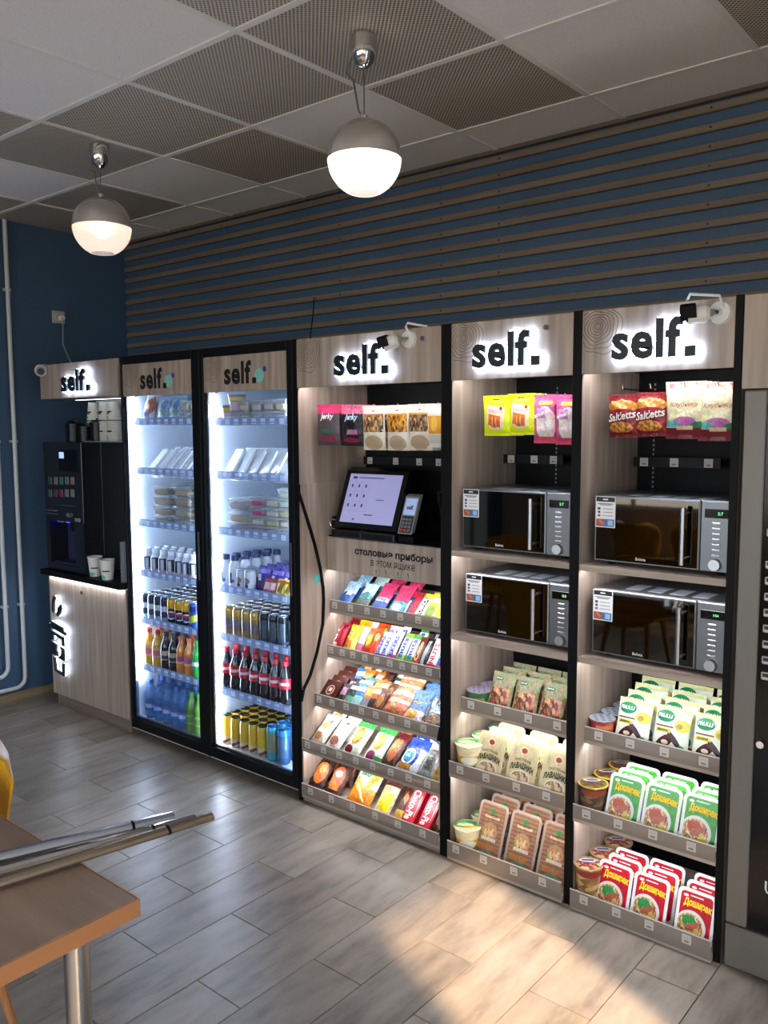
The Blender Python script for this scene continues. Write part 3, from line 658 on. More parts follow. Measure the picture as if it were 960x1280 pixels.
def icon(mb, g, y, deep):
    P = lambda x, z: (-2.53+x*g, z)
    for poly in ([(-.055, .60), (-.05, .655), (-.03, .69), (-.01, .68), (-.028, .65), (-.03, .61), (-.035, .585)],
                 [(-.005, .58), (.012, .62), (.045, .645), (.05, .62), (.035, .59), (.01, .57)],
                 [(-.075, .53), (.058, .508), (.058, .49), (.085, .484), (.085, .468), (-.1, .498), (-.1, .514), (-.075, .515)],
                 [(-.07, .475), (.06, .452), (.06, .40), (.045, .403), (.045, .437), (-.055, .455), (-.055, .42), (-.07, .423)],
                 [(-.07, .405), (-.02, .396), (-.025, .36), (-.01, .345), (-.015, .325), (-.07, .333)], [(.02, .388), (.058, .382), (.058, .31), (.0, .32), (.03, .345), (.035, .37)],
                 [(-.06, .315), (-.045, .312), (-.035, .245), (.035, .233), (.04, .292), (.055, .29), (.048, .215), (-.048, .232)]):
        mb.prism([P(x, z) for x, z in poly], 1, y, y+deep)
    return mb
ic = part('cup_icon', icon(MB(), 1, YFACE-.036, .012), LETT, cc, smooth=0, label='dark coffee cup icon lit from behind')
part('icon_backlight', icon(MB(), 1.03, YFACE-.024, .010), mat('icon_backlight', '#ffffff', .5, emit=9*LED, ecol='#c4dcff'), ic, smooth=0)
sg = thing('coffee_sign', 'wood sign box with glowing self. letters above the coffee machine', 'sign', (-2.27, -.6, 1.845))
part('sign_box', MB().box(-2.672, -1.868, YFACE, -.455, 1.848, 2.045, .0015), ASH, sg); lit_logo(sg, -2.245, 1.942, .292, YFACE)
part('led_strip', MB().box(-2.65, -1.90, -.56, -.552, 1.846, 1.8485), mat('led_dim', '#ffffff', .5, emit=5*LED, ecol='#dff2ff'), sg, smooth=0)
CMX0, CMX1 = -2.668, -2.252
cm = thing('coffee_machine', 'black coffee vending machine with drink buttons and blue lit cup niche', 'coffee machine', (-2.46, -.6, .838))
YM = -.772
part('body', MB().box(CMX0, CMX1, -.65, -.468, .839, 1.595, .004).box(CMX0, CMX1, -.752, -.65, 1.137, 1.595).box(CMX0, CMX0+.043, -.752, -.65, .839, 1.137).box(CMX1-.098, CMX1, -.752, -.65, .839, 1.137).box(CMX0+.043, CMX1-.098, -.752, -.65, .839, .878), mat('machine_black', '#0d1016', .35), cm, smooth=0)
fp = part('front_door', MB().box(CMX0, CMX1, YM, -.752, 1.135, 1.595, .003).box(CMX0, CMX0+.045, YM, -.752, .85, 1.135).box(CMX1-.10, CMX1, YM, -.752, .85, 1.135).box(CMX0+.045, CMX1-.10, YM, -.752, .85, .88), mat('machine_front', '#14161c', .28), cm)
def mpx(x, y): p = U(x, y, y=YM-.001); return p.x, p.z
a = mpx(73, 562); b = mpx(97, 590); part('display_window', MB().box(a[0], b[0], YM-.002, YM, b[1], a[1]), BLACKG, fp, smooth=0)
a = mpx(74, 565); b = mpx(80, 573); part('lit_display', MB().box(a[0], b[0], YM-.003, YM-.002, b[1], a[1]), mat('machine_display', '#a8c0ff', .4, emit=1.0, ecol='#a8c0ff'), fp, smooth=0)
PODC = ['#34504c', '#7a6864', '#3a6663', '#507370', '#82665f', '#3c5a52', '#62303a', '#6c3340', '#73746f', '#7a776f']
for r in range(2):
    for k in range(5):
        c = mpx(63+k*6.9, 601+r*15.5); part('drink_button', MB().box(c[0]-.020, c[0]+.020, YM-.004, YM, c[1]-.022, c[1]+.022, .003), mat('button_%d' % (r*5+k), PODC[r*5+k], .4), fp)
g = MB()
for (xa, xb, y) in ((74, 95, 631), (59, 72, 637), (59, 72, 641), (72, 80, 651)):
    a = mpx(xa, y); b = mpx(xb, y+1.5); g.box(a[0], b[0], YM-.0012, YM, b[1]-.002, a[1])
part('printed_lines', g, mat('machine_print', '#8d929a', .5), fp, smooth=0)
f = MB(); c = mpx(87, 644); text(f, '100 Р', c[0], c[1], .07, YM-.0012, bold=.01); part('lettering', f, mat('machine_print', '#8d929a'), fp, smooth=0)
part('coin_slot', MB().box(CMX1-.085, CMX1-.03, YM-.006, YM, 1.145, 1.165, .002), GREYP, fp)
nz = part('cup_niche', MB().box(CMX0+.045, CMX1-.10, -.66, -.652, .88, 1.135).box(CMX0+.045, CMX1-.10, -.752, -.655, .88, .888), mat('niche_dark', '#2c2c48', .35), cm, smooth=0)
part('niche_lamp', MB().box(CMX0+.10, CMX1-.17, -.70, -.69, 1.118, 1.124), mat('niche_blue', '#2030ff', .5, emit=16, ecol='#1a24ff'), nz, smooth=0)
part('spout', MB().tube([(-2.50, -.70, 1.13), (-2.50, -.70, 1.07)], .012, 10).tube([(-2.47, -.70, 1.13), (-2.47, -.70, 1.07)], .012, 10), BLACK, nz)
# things on the counter and on the machine
CUPW = pmat('paper_cup_print', '#d9d6cf', [('r', .5, .45, .10, .035, '#26292b'), ('e', .60, .12, .10, .12, '#6fb39b')], .6)
CUP = Proto('paper_cup', 'cup', [('cup_wall', MB().lathe([(0, .002), (.029, .002), (.03, 0), (.041, .108), (.0385, .108), (.028, .006), (0, .006)], 24, closed=False).mesh('cup_wall', CUPW)),
      ('rim', MB().lathe([(.041, .107), (.0435, .109), (.0435, .112), (.041, .113), (.039, .11), (.041, .107)], 24, closed=False).mesh('rim', mat('cup_rim', '#cfccc6', .5)))])
put(CUP, (U(119.5, 722, y=-.735).x, -.735, .838), 'white paper cup on coffee counter, left of the pair', 'paper cups on the counter', rz=.9)
put(CUP, (U(134.5, 722, y=-.755).x, -.755, .838), 'white paper cup with printed logo on coffee counter, right of the pair', 'paper cups on the counter', rz=.7)
single('stirrer_tube', MB().lathe([(.020, .838), (.020, 1.06)], 16, cx=-1.905, cy=-.745), clear('clear_tube', '#9aa3aa', .6), 'clear tube of stirrers on counter beside the left fridge', 'holder', (-1.905, -.745, .838))
LIDM = mat('black_lid_plastic', '#0e1114', .3)
def lidstack(h):
    pr = [(0, 0), (.046, 0)]
    for k in range(int(h/.008)): pr += [(.046, .008*k), (.048, .008*k+.002), (.048, .008*k+.004), (.046, .008*k+.006)]
    return pr
for k, (px, h, lab) in enumerate(((93, .118, 'left'), (107, .10, 'middle'), (123, .12, 'right'))):
    y = -.60+.03*k; x = U(px, 550, y=y).x
    t = thing('lid_stack', 'stack of black cup lids on the coffee machine, %s of three' % lab, 'lids', (x, y, 1.596), 'lid stacks on the coffee machine')
    part('lids', MB().lathe([(r, 1.596+z) for r, z in lidstack(h)]+[(0, 1.596+h)], 22, cx=x, cy=y), LIDM, t)
    part('top_lid', MB().lathe([(.044, 1.596+h), (.040, 1.603+h), (.036, 1.606+h), (.012, 1.606+h), (.009, 1.616+h), (0, 1.616+h)], 22, cx=x, cy=y), LIDM, t)
for k, px in enumerate((118, 132, 143)):
    y = -.515; x = U(px, 540, y=y).x; z = 1.603
    t = thing('paper_cup_stack', 'stack of upturned white cups under the coffee sign, %s' % ('left of three', 'middle of three', 'right of three')[k], 'cups', (x, y, z), 'cup stacks under the sign')
    part('stacked_rims', MB().lathe([(0, z)]+[(q, z+.012*i+d) for i in range(10) for q, d in ((.042, 0), (.044, .003), (.042, .006), (.040, .009))]+[(0, z+.125)], 20, cx=x, cy=y), CUPW, t)
    part('top_cup', MB().lathe([(.043, z+.123), (.041, z+.126), (.030, z+.228), (0, z+.228)], 20, cx=x, cy=y), CUPW, t)
    f = MB(); text(f, 'self', x, z+.165, .034, lambda X, Z, x=x, y=y: y-.0378, bold=.02); part('lettering', f, INK, t, smooth=0)
single('black_tray', MB().box(-2.60, -2.10, -.60, -.47, 1.5955, 1.6025, .002), mat('tray_grey', '#9aa4a8', .35), 'thin pale board lying on top of the coffee machine', 'board', (-2.35, -.53, 1.596))

# wall socket and loose cables
so = thing('wall_socket', 'small white wall socket high on the blue wall', 'socket', (XL, -.5, 2.372))
part('plate', MB().box(XL, XL+.012, -.542, -.458, 2.334, 2.41, .004), mat('aged_white', '#b5b2aa', .45), so); part('socket_face', MB().tube([(XL+.012, -.5, 2.372), (XL+.02, -.5, 2.372)], .026, 16), mat('aged_white', '#b5b2aa'), so); part('plug', MB().tube([(XL+.018, -.495, 2.365), (XL+.05, -.495, 2.365)], .016, 12), WHITE, so)
single('power_cable', MB().tube([(XL+.05, -.495, 2.36), (XL+.055, -.50, 2.30), (XL+.08, -.52, 2.2), (XL+.20, -.55, 2.10), (XL+.30, -.58, 2.046)], .004, 6), mat('pale_cable', '#8f949c', .5), 'thin pale cable from wall socket down to coffee sign', 'cable', (XL+.05, -.495, 2.36))
p0 = U(393, 372, y=-.03); p1 = U(388, 419, y=-.70)
single('hanging_cable', MB().tube([p0, p0.lerp(p1, .4)+Vector((0, 0, -.02)), p1, p1+Vector((0, 0, -.02))], .0028, 6), BLACK, 'thin black cable hanging from slats to top of till unit', 'cable', tuple(p1))

# ------------------------------------------------------------------ vending machine at the right edge
vm = thing('vending_machine', 'dark vending machine with grey frame at the right edge', 'vending machine', (1.75, -.4, 0))
VG = mat('vending_frame_grey', '#6f6a62', .42, .3); VX0, VX1, VY = 1.342, 2.16, -.782
part('body', MB().box(VX0, VX1, VY+.02, -.03, 0.01, 1.775), VG, vm, smooth=0)
part('frame_stile', MB().box(VX0, 1.404, VY, VY+.02, .152, 1.773, .003), VG, vm); part('frame_stile', MB().box(VX1-.062, VX1, VY, VY+.02, .152, 1.773, .003), VG, vm)
part('kick_panel', MB().box(VX0, VX1, VY, VY+.02, .012, .146, .003), VG, vm)
vd = part('door_panel', MB().box(1.406, VX1-.064, VY+.004, VY+.02, .152, 1.773), BLACKG, vm, smooth=0)
BTN = mat('vending_button', '#b9b7b0', .35, .4)
for r in range(10):
    for k in range(2):
        x = 1.430+k*.05; z = 1.365-.0470*r
        if r == 1 and k == 0: continue
        bt = part('button', MB().box(x-.013, x+.013, VY-.002, VY+.004, z-.012, z+.012, .003), BTN, vd); part('button_face', MB().box(x-.008, x+.009, VY-.0032, VY-.002, z-.002, z+.008), INK, bt, smooth=0)
part('lock', MB().tube([(1.424, VY+.004, .735), (1.424, VY-.008, .735)], .011, 14), CHROME, vd)
f = MB(); text(f, 'U', 1.468, .30, .034, VY+.0032, bold=0); part('lettering', f, mat('vending_white_print', '#d0d0d0', .5), vd, smooth=0)
vh = thing('header_box', 'plain wooden header box above the vending machine', 'cabinet', (1.75, -.4, 1.777))
part('front_panel', MB().box(1.330, 2.165, YFACE-.004, YFACE+.014, 1.779, 2.047, .001), ASH, vh); part('box_body', MB().box(1.332, 2.163, YFACE+.014, -.03, 1.779, 2.045), ASH, vh, smooth=0)

# ------------------------------------------------------------------ microwaves
MIRROR = mat('mirror_door_glass', '#46423d', .03, 1); MSTEEL = mat('microwave_steel', '#74777a', .36, .9)
CARD = pmat('info_card_print', '#e4e6e8', [('r', .5, .90, .47, .075, '#101010'), ('r', .5, .90, .13, .02, '#e8e8e8'), ('r', .5, .76, .40, .018, '#8a8a8a'), ('r', .5, .72, .30, .014, '#8a8a8a'),
    ('r', .18, .60, .07, .04, '#3a3a40'), ('r', .62, .60, .26, .012, '#9a9a9a'), ('e', .18, .49, .07, .04, '#3a3a40'), ('r', .62, .49, .24, .012, '#b08a80'), ('r', .18, .38, .07, .04, '#77777c'), ('r', .62, .38, .28, .012, '#9a9a9a'),
    ('r', .5, .15, .46, .12, '#2f6fa8'), ('r', .25, .15, .21, .12, '#a4503c'), ('r', .30, .17, .12, .04, '#c8794f', .5), ('r', .76, .15, .13, .085, '#9fc0dc')], .4)
MW, MH, MD = .448, .232, .31
def microwave_parts(digits):
    hw = MW/2; P = []
    P.append(('body', MB().box(-hw, hw, .012, MD, .012, MH, .003).mesh('body', MSTEEL)))
    v = MB()
    for k in range(4): v.box(-.13+k*.075, -.08+k*.075, .05, .15, MH, MH+.0008)
    P.append(('top_vents', v.mesh('top_vents', mat('vent_light', '#b9c4d2', .3, .6), smooth=0)))
    P.append(('door', MB().box(-hw, .128, -.006, .012, .012, MH, .003).mesh('door', MSTEEL)))
    P.append(('mirror_glass', MB().box(-hw+.006, .123, -.0068, -.006, .018, MH-.007).mesh('mirror_glass', MIRROR, smooth=0), 2))
    P.append(('handle', MB().tube([(.085, -.040, .030), (.085, -.040, MH-.022)], .0075, 12).tube([(.085, -.04, .05), (.085, -.004, .05)], .005, 8).tube([(.085, -.04, MH-.042), (.085, -.004, MH-.042)], .005, 8).mesh('handle', STEEL), 2))
    t = MB(); text(t, 'Bolota', -.06, .030, .034, -.0072, bold=.02); P.append(('brand_lettering', t.mesh('brand_lettering', mat('white_print', '#d8d8d8', .5), smooth=0), 2))
    P.append(('control_panel', MB().box(.130, hw, -.006, .012, .012, MH, .003).mesh('control_panel', MSTEEL)))
    P.append(('display', MB().box(.142, hw-.008, -.0075, -.006, MH-.052, MH-.024, .001).mesh('display', BLACKG), 6))
    t = MB(); text(t, digits, .190, MH-.038, .016, -.0082, bold=.01); P.append(('digits', t.mesh('digits', mat('digit_glow', '#9dffb0', .5, emit=.8, ecol='#8dffa8'), smooth=0), 6))
    for k in range(8): P.append(('button', MB().box(.166, .192, -.0095, -.006, MH-.071-k*.0165, MH-.065-k*.0165, .0015).mesh('button', mat('button_silver', '#d2d4d6', .25, .6)), 6))
    P.append(('knob', MB().tube([(.179, -.006, .036), (.179, -.022, .036)], [.0195, .017], 24).mesh('knob', METAL), 6))
    P.append(('info_card', MB().box(-hw+.004, -hw+.074, -.0085, -.0070, MH-.106, MH-.002).mesh('info_card', CARD, smooth=0)))
    P.append(('foot', MB().tube([(-.18, .04, 0), (-.18, .04, .013)], .012, 10).mesh('foot', BLACK))); P.append(('foot', MB().tube([(.18, .04, 0), (.18, .04, .013)], .012, 10).mesh('foot', BLACK)))
    P.append(('foot', MB().tube([(-.18, .27, 0), (-.18, .27, .013)], .012, 10).mesh('foot', BLACK))); P.append(('foot', MB().tube([(.18, .27, 0), (.18, .27, .013)], .012, 10).mesh('foot', BLACK)))
    return Proto('microwave_oven', 'microwave', P)
for cx, y, z, dg, lab in ((.541, -.722, 1.2125, '2:7', 'upper mirrored microwave in the middle unit, below the neon yellow bags'), (.558, -.724, .8935, '', 'lower mirrored microwave in the middle unit, above the nut bags'),
        (1.078, -.722, 1.2115, '2:7', 'upper mirrored microwave in the right unit, below the cream bags'), (1.073, -.716, .8945, '1:54', 'lower mirrored microwave in the right unit, above the fruit chip bags')):
    put(microwave_parts(dg or '0:0'), (cx, y, z), lab, 'mirrored microwaves')

# ------------------------------------------------------------------ payment screen and card terminal
sc_ = thing('touch_screen', 'black tilted payment touch screen showing a pale lilac menu', 'screen', (-.278, -.52, 1.19))
tilt = math.atan2(.08, .208); mid = Vector((-.278, -.56, 1.366))
def tp(u, v, d=0): return (mid.x+u, mid.y+v*math.sin(tilt)-d*math.cos(tilt), mid.z+v*math.cos(tilt)+d*-math.sin(tilt)*-1*-1)
def slab(mb, u0, u1, v0, v1, d0, d1): return mb.add([tp(u, v, d) for u in (u0, u1) for v in (v0, v1) for d in (d0, d1)], [(0, 1, 3, 2), (4, 6, 7, 5), (0, 4, 5, 1), (2, 3, 7, 6), (0, 2, 6, 4), (1, 5, 7, 3)])
part('bezel', slab(MB(), -.176, .176, -.138, .128, -.03, .006), mat('bezel_black', '#08090b', .25), sc_, smooth=0)
dp = part('display', slab(MB(), -.150, .150, -.112, .112, .006, .0068), mat('lilac_display', '#8c8cb4', .3, emit=.42, ecol='#b4b4ea'), sc_, smooth=0)
g = MB(); slab(g, -.13, -.105, .090, .100, .0068, .0072); slab(g, -.095, .05, .093, .097, .0068, .0072)
for r in range(3):
    for k in range(3): slab(g, -.128+k*.04, -.119+k*.04, .050-r*.045, .064-r*.045, .0068, .0072)
slab(g, .03, .075, -.005, -.002, .0068, .0072); slab(g, -.02, .03, -.075, -.071, .0068, .0072); slab(g, -.08, -.07, -.100, -.092, .0068, .0072)
part('menu_icons', g, mat('menu_ink', '#44456a', .5), dp, smooth=0)
g = MB()
for k in range(4): slab(g, -.142+k*.04, -.1412+k*.04, -.06, .075, .0068, .007)
for k in range(4): slab(g, -.142, -.0212, .075-k*.045, .0757-k*.045, .0068, .007)
part('menu_grid', g, mat('menu_grid_ink', '#8686b4', .5), dp, smooth=0)
part('stand', MB().box(-.36, -.20, -.52, -.36, 1.1905, 1.202, .003).box(-.32, -.24, -.46, -.42, 1.20, 1.36, .004), BLACK, sc_)
part('lower_lip', MB().box(-.45, -.10, -.628, -.575, 1.1905, 1.226, .006), mat('bezel_black', '#08090b'), sc_)
part('chrome_mark', MB().box(-.287, -.283, -.6295, -.628, 1.198, 1.216), CHROME, sc_, smooth=0)
br = thing('chrome_bracket', 'black bracket with chrome edge left of the payment screen', 'bracket', (-.48, -.55, 1.19))
part('bracket_block', MB().box(-.500, -.452, -.585, -.43, 1.1905, 1.275, .006), BLACK, br); part('chrome_edge', MB().tube([(-.452, -.585, 1.262), (-.495, -.588, 1.262), (-.503, -.588, 1.25), (-.49, -.588, 1.222), (-.452, -.588, 1.218)], .0035, 8), CHROME, br)
ct = thing('card_terminal', 'grey hand-held card terminal with lit screen right of touch screen', 'card reader', (-.06, -.57, 1.19))
mid = Vector((-.061, -.572, 1.308))
part('casing', slab(MB(), -.037, .037, -.082, .082, -.020, .004), mat('terminal_grey', '#8b8d90', .35), ct, smooth=0)
td = part('terminal_display', slab(MB(), -.030, .030, .002, .074, .004, .0048), mat('terminal_glow', '#9fb2d8', .3, emit=.45, ecol='#9fb2e0'), ct, smooth=0)
g = MB(); tv, tf, ta = text_geo('self.', .03, 2, 0, .95); g.add([tp(a*.036, .035+b*.036, .0054) for a, b in tv], tf); part('lettering', g, INK, td, smooth=0)
kp = part('keypad', slab(MB(), -.030, .030, -.076, -.004, .004, .0055), mat('keypad_dark', '#2b2d30', .4), ct, smooth=0)
for r in range(4):
    for k in range(3):
        part('key', slab(MB(), -.026+k*.018, -.012+k*.018, -.022-r*.016, -.011-r*.016, .0055, .0075), mat('key_red', '#c4452e', .4) if r == 3 and k < 2 else mat('key_grey', '#74777b', .4), kp, smooth=0)
part('holder', MB().box(-.10, -.02, -.60, -.50, 1.1905, 1.222, .004), BLACK, ct)

# ------------------------------------------------------------------ security cameras
CAMW = mat('camera_white', '#d6d6d2', .35)
def bullet(bx, bz, dirv, ln, label, cab):
    y = YFACE-.001; t = thing('security_camera', label, 'camera', (bx, y, bz), 'security cameras'); d = Vector(dirv).normalized(); j = Vector((bx-.012, y-.045, bz-.004))
    part('base_plate', MB().tube([(bx, y, bz), (bx, y-.014, bz)], [.034, .031], 28), CAMW, t)
    part('arm', MB().tube([(bx, y-.012, bz), j], .011, 12), CHROME, t)
    a = j+d*.005; b = j+d*ln
    part('housing', MB().tube([a, a+d*.01, b], [.019, .026, .027], 20), CAMW, t)
    part('lens', MB().tube([b, b+d*.004], .022, 20), BLACKG, t)
    u = Vector((0, 0, 1)); s_ = d.cross(u).normalized(); w_ = s_.cross(d)
    hood = MB(); pts = [(-.029, -.012), (-.029, .022), (-.018, .032), (.018, .032), (.029, .022), (.029, -.012)]
    for i in range(5):
        q = [a.lerp(b, .62)+s_*pts[i][0]+w_*pts[i][1], a.lerp(b, .62)+s_*pts[i+1][0]+w_*pts[i+1][1], b+d*.018+s_*pts[i+1][0]+w_*pts[i+1][1], b+d*.018+s_*pts[i][0]+w_*pts[i][1]]
        hood.add(q, [(0, 1, 2, 3)])
    part('sun_hood', hood, BLACK, t, smooth=0)
    part('cable', MB().tube([(bx+.012, y-.012, bz+.012), (bx+.005, y-.03, bz+.045), (bx-.03+cab, y-.02, bz+.060), (bx+cab*2, y+.02, bz+.045)], .0045, 8), CAMW, t)
bullet(.098, 2.006, (-.80, -.40, -.25), .062, 'white bullet camera with black hood on the till unit header', .035)
bullet(1.262, 2.004, (-.86, -.40, -.08), .066, 'white bullet camera with black hood on the right unit header', -.055)
q = U(49, 463, y=-.80); t = thing('security_camera', 'small white round camera on left end of the coffee sign', 'camera', (q.x, -.77, q.z), 'security cameras')
part('mount', MB().tube([(q.x-.03, -.745, q.z+.012), (q.x-.012, -.765, q.z+.004)], [.03, .034], 20).tube([(-2.70, -.74, q.z), (-2.668, -.74, q.z)], .018, 12), CAMW, t)
part('ball', MB().lathe([(0, q.z-.036)]+[(.036*math.sin(a), q.z-.036*math.cos(a)) for a in (.4, .8, 1.2, 1.57, 2, 2.4, 2.8)]+[(0, q.z+.036)], 22, cx=q.x, cy=-.79, closed=False), CAMW, t)
d = (CAM-Vector((q.x, -.79, q.z))).normalized(); d.z -= .15; c = Vector((q.x, -.79, q.z)); part('lens', MB().tube([c+d*.026, c+d*.038], [.020, .019], 18), BLACKG, t)
part('lens_ring', MB().tube([c+d*.020, c+d*.0365], [.027, .024], 18), GREYP, t)


# ------------------------------------------------------------------ packaging shapes
def pouch_fn(w, h, t, top, bot, seed, wr):
    R = random.Random(seed); ph = [R.uniform(0, 6) for _ in range(6)]
    def g(X, Z):
        u = min(1, max(0, X/w+.5)); v = min(1, max(0, Z/h)); e = max(0, 1-abs(2*u-1)**3.2)**.6
        if v < bot or v > 1-top: k = .04
        else: q = (v-bot)/(1-top-bot); k = max(.04, (1-abs(2*q-1)**3)**.7)
        r = wr*(math.sin(u*9+ph[0]+v*5)+math.sin(v*17+ph[1]-u*4)+.7*math.sin(u*21+v*13+ph[2]))
        return t/2*e*k + r*min(1, e*1.5)*(.3+.7*k) + .0004
    return g
def pouch_mb(w, h, t, top=.09, bot=.07, seed=0, wr=.0012, nx=8, nz=12, zig=0):
    g = pouch_fn(w, h, t, top, bot, seed, wr); mb = MB(); vs = []; uv = []
    zs = sorted(set([0, bot*h, (1-top)*h, h] + [h*k/nz for k in range(nz+1)]))
    for sgn in (-1, 1):
        for z in zs:
            for i in range(nx+1):
                u = i/nx; X = (u-.5)*w; zz = z+(zig*(1 if i % 2 else -1) if z in (0, h) else 0)
                pinch = 1-.045*math.sin(PI*min(1, z/h))*min(1, t/.03)
                vs.append((X*pinch, sgn*g(X, z), zz)); uv.append((u, z/h))
    a = nx+1; n = len(zs); fs = []
    for s_ in (0, a*n): fs += [(s_+k*a+i, s_+k*a+i+1, s_+(k+1)*a+i+1, s_+(k+1)*a+i) for k in range(n-1) for i in range(nx)]
    rim = list(range(a)) + [k*a+nx for k in range(1, n)] + [(n-1)*a+i for i in range(nx-1, -1, -1)] + [k*a for k in range(n-2, 0, -1)]
    fs += [(rim[i], rim[(i+1) % len(rim)], rim[(i+1) % len(rim)]+a*n, rim[i]+a*n) for i in range(len(rim))]
    return mb.add(vs, fs, 0, uv), g
def bag(name, cat, w, h, t, m, texts=(), top=.09, bot=.07, seed=0, wr=.0012, nx=8, nz=12):
    mb, g = pouch_mb(w, h, t, top, bot, seed, wr, nx, nz); P = [('wrapper', mb.mesh('wrapper', m, smooth=50))]
    for s, cx, cz, tw, tm, kw in texts:
        f = MB(); text(f, s, cx, cz, tw, lambda X, Z: -g(X, Z)-.0022, **kw); P.append(('lettering', f.mesh('lettering', tm, smooth=0)))
    return Proto(name, cat, P)
def bar(name, w, l, t, m, txt=None, tm=None, seed=0, tw=.8):
    mb, g = pouch_mb(w, l, t, .07, .07, seed, .0006, 6, 10); P = [('wrapper', mb.mesh('wrapper', m, smooth=50))]
    if txt:
        f = MB(); text(f, txt, 0, l*.5, l*tw*.8, lambda X, Z: -g(X, Z)-.0016, bold=.04, turn=PI/2, h=w*.5); P.append(('lettering', f.mesh('lettering', tm, smooth=0)))
    return Proto(name, 'snack', P)
def can_proto(name, r, h, body, top=METAL):
    b = MB().lathe([(0, .002), (r*.72, 0), (r*.8, .002), (r*.98, .012), (r, .018), (r, h-.020), (r*.96, h-.012), (r*.84, h-.004)], 20, closed=False).mesh(name, body)
    l = MB().lathe([(r*.84, h-.005), (r*.88, h-.002), (r*.88, h), (r*.82, h), (r*.80, h-.005), (0, h-.005)], 20, closed=False).add([(-.008, -.012, h-.0035), (.008, -.012, h-.0035), (.006, .006, h-.0035), (-.006, .006, h-.0035)], [(0, 1, 2, 3)]).mesh('can_lid', top)
    return Proto(name, 'can', [('can_body', b), ('can_lid', l)])
def bottle_proto(name, prof, body, cap, lab=None, labz=None, capr=.0155, caph=.018, cat='bottle'):
    P = [('bottle_body', MB().lathe(prof, 18, closed=False).mesh('bottle_body', body, smooth=60))]
    zt = prof[-1][1]; P.append(('cap', MB().lathe([(capr, zt-.004), (capr, zt+caph*.8), (capr*.9, zt+caph), (0, zt+caph)], 14, closed=False).mesh('cap', cap)))
    if lab:
        r = labz[2]; P.append(('bottle_label', MB().lathe([(r, labz[0]), (r, labz[1])], 20, closed=False).mesh('bottle_label', lab)))
    return Proto(name, cat, P)
def cup_proto(name, r0, r1, h, body, lid, cat='cup'):
    b = MB().lathe([(0, .003), (r0-.003, .003), (r0, 0), (r1*.985, h*.93), (r1*1.06, h*.94), (r1*1.06, h*.965)], 24, closed=False).mesh('cup_body', body)
    R = r1*1.075; vs = [(0, 0, h*.975)]; uv = [(.5, .5)]; n = 24
    for rr, zz in ((R*.6, h*.978), (R, h*.966), (R*.99, h*.945)):
        for k in range(n):
            a = 2*PI*k/n; vs.append((rr*math.cos(a), rr*math.sin(a), zz)); uv.append((.5+.5*rr/R*math.cos(a), .5+.5*rr/R*math.sin(a)))
    fs = [(0, 1+k, 1+(k+1) % n) for k in range(n)] + [(1+j*n+k, 1+(j+1)*n+k, 1+(j+1)*n+(k+1) % n, 1+j*n+(k+1) % n) for j in (0, 1) for k in range(n)]
    tab = [(R*.98*math.cos(a), R*.98*math.sin(a), h*.964) for a in (-1.9, -1.6, -1.3)]; tab += [(R*1.12*math.cos(-1.6), R*1.12*math.sin(-1.6), h*.955)]
    l = MB().add(vs, fs, 0, uv).add(tab, [(0, 1, 3), (1, 2, 3)], 0, [(.5, .02)]*4).mesh('foil_lid', lid)
    return Proto(name, cat, [('cup_body', b), ('foil_lid', l)])
def rrect(w, h, r, n=4, cz=0):
    out = []
    for cx, cy, a0 in ((w/2-r, h/2-r, 0), (-w/2+r, h/2-r, PI/2), (-w/2+r, -h/2+r, PI), (w/2-r, -h/2+r, 1.5*PI)):
        out += [(cx+r*math.cos(a0+PI/2*k/n), cz+cy+r*math.sin(a0+PI/2*k/n)) for k in range(n+1)]
    return out
def tray_pack(name, cat, w, h, d, shell, face, texts, rim=.006, inset=.010, extra=()):
    "upright food tray: rounded deep shell with a flange and a printed film face"
    mb = MB(); a = rrect(w, h, .018, 4, h/2); b = rrect(w-2*rim, h-2*rim, .014, 4, h/2); c = rrect(w-.035, h-.035, .02, 4, h/2); n = len(a)
    vs = [(x, 0, z) for x, z in a]+[(x, .003, z) for x, z in a]+[(x, .003, z) for x, z in b]+[(x, d, z) for x, z in c]
    fs = [(k*n+i, k*n+(i+1) % n, (k+1)*n+(i+1) % n, (k+1)*n+i) for k in range(3) for i in range(n)]+[tuple(range(n)), tuple(range(3*n, 4*n))]
    P = [('tray_shell', mb.add(vs, fs).mesh('tray_shell', shell, smooth=40))]
    fc = rrect(w-2*inset, h-2*inset, .012, 4, h/2); P.append(('film_face', MB().prism(fc, 1, -.0008, .0005).mesh('film_face', face, smooth=0)))
    for s, cx, cz, tw, tm, kw in texts:
        f = MB(); text(f, s, cx, cz, tw, -.0016, **kw); P.append(('lettering', f.mesh('lettering', tm, smooth=0), 1))
    return Proto(name, cat, P+list(extra))
def carton(name, w, h, t, m, texts=()):
    P = [('carton', MB().box(-w/2, w/2, -t/2, t/2, 0, h, .0012).mesh('carton', m))]
    for s, cx, cz, tw, tm, kw in texts:
        f = MB(); text(f, s, cx, cz, tw, -t/2-.0006, **kw); P.append(('lettering', f.mesh('lettering', tm, smooth=0)))
    return Proto(name, 'snack', P)
T_WHITE = mat('print_white', '#f2f2f0', .5); T_YEL = mat('print_yellow', '#f6c81e', .5); T_RED = mat('print_red', '#b3202c', .5); T_BLUE = mat('print_blue', '#24419e', .5)
T_DARK = mat('print_dark', '#2a2522', .5); T_GRN = mat('print_green', '#1f7a4a', .5)

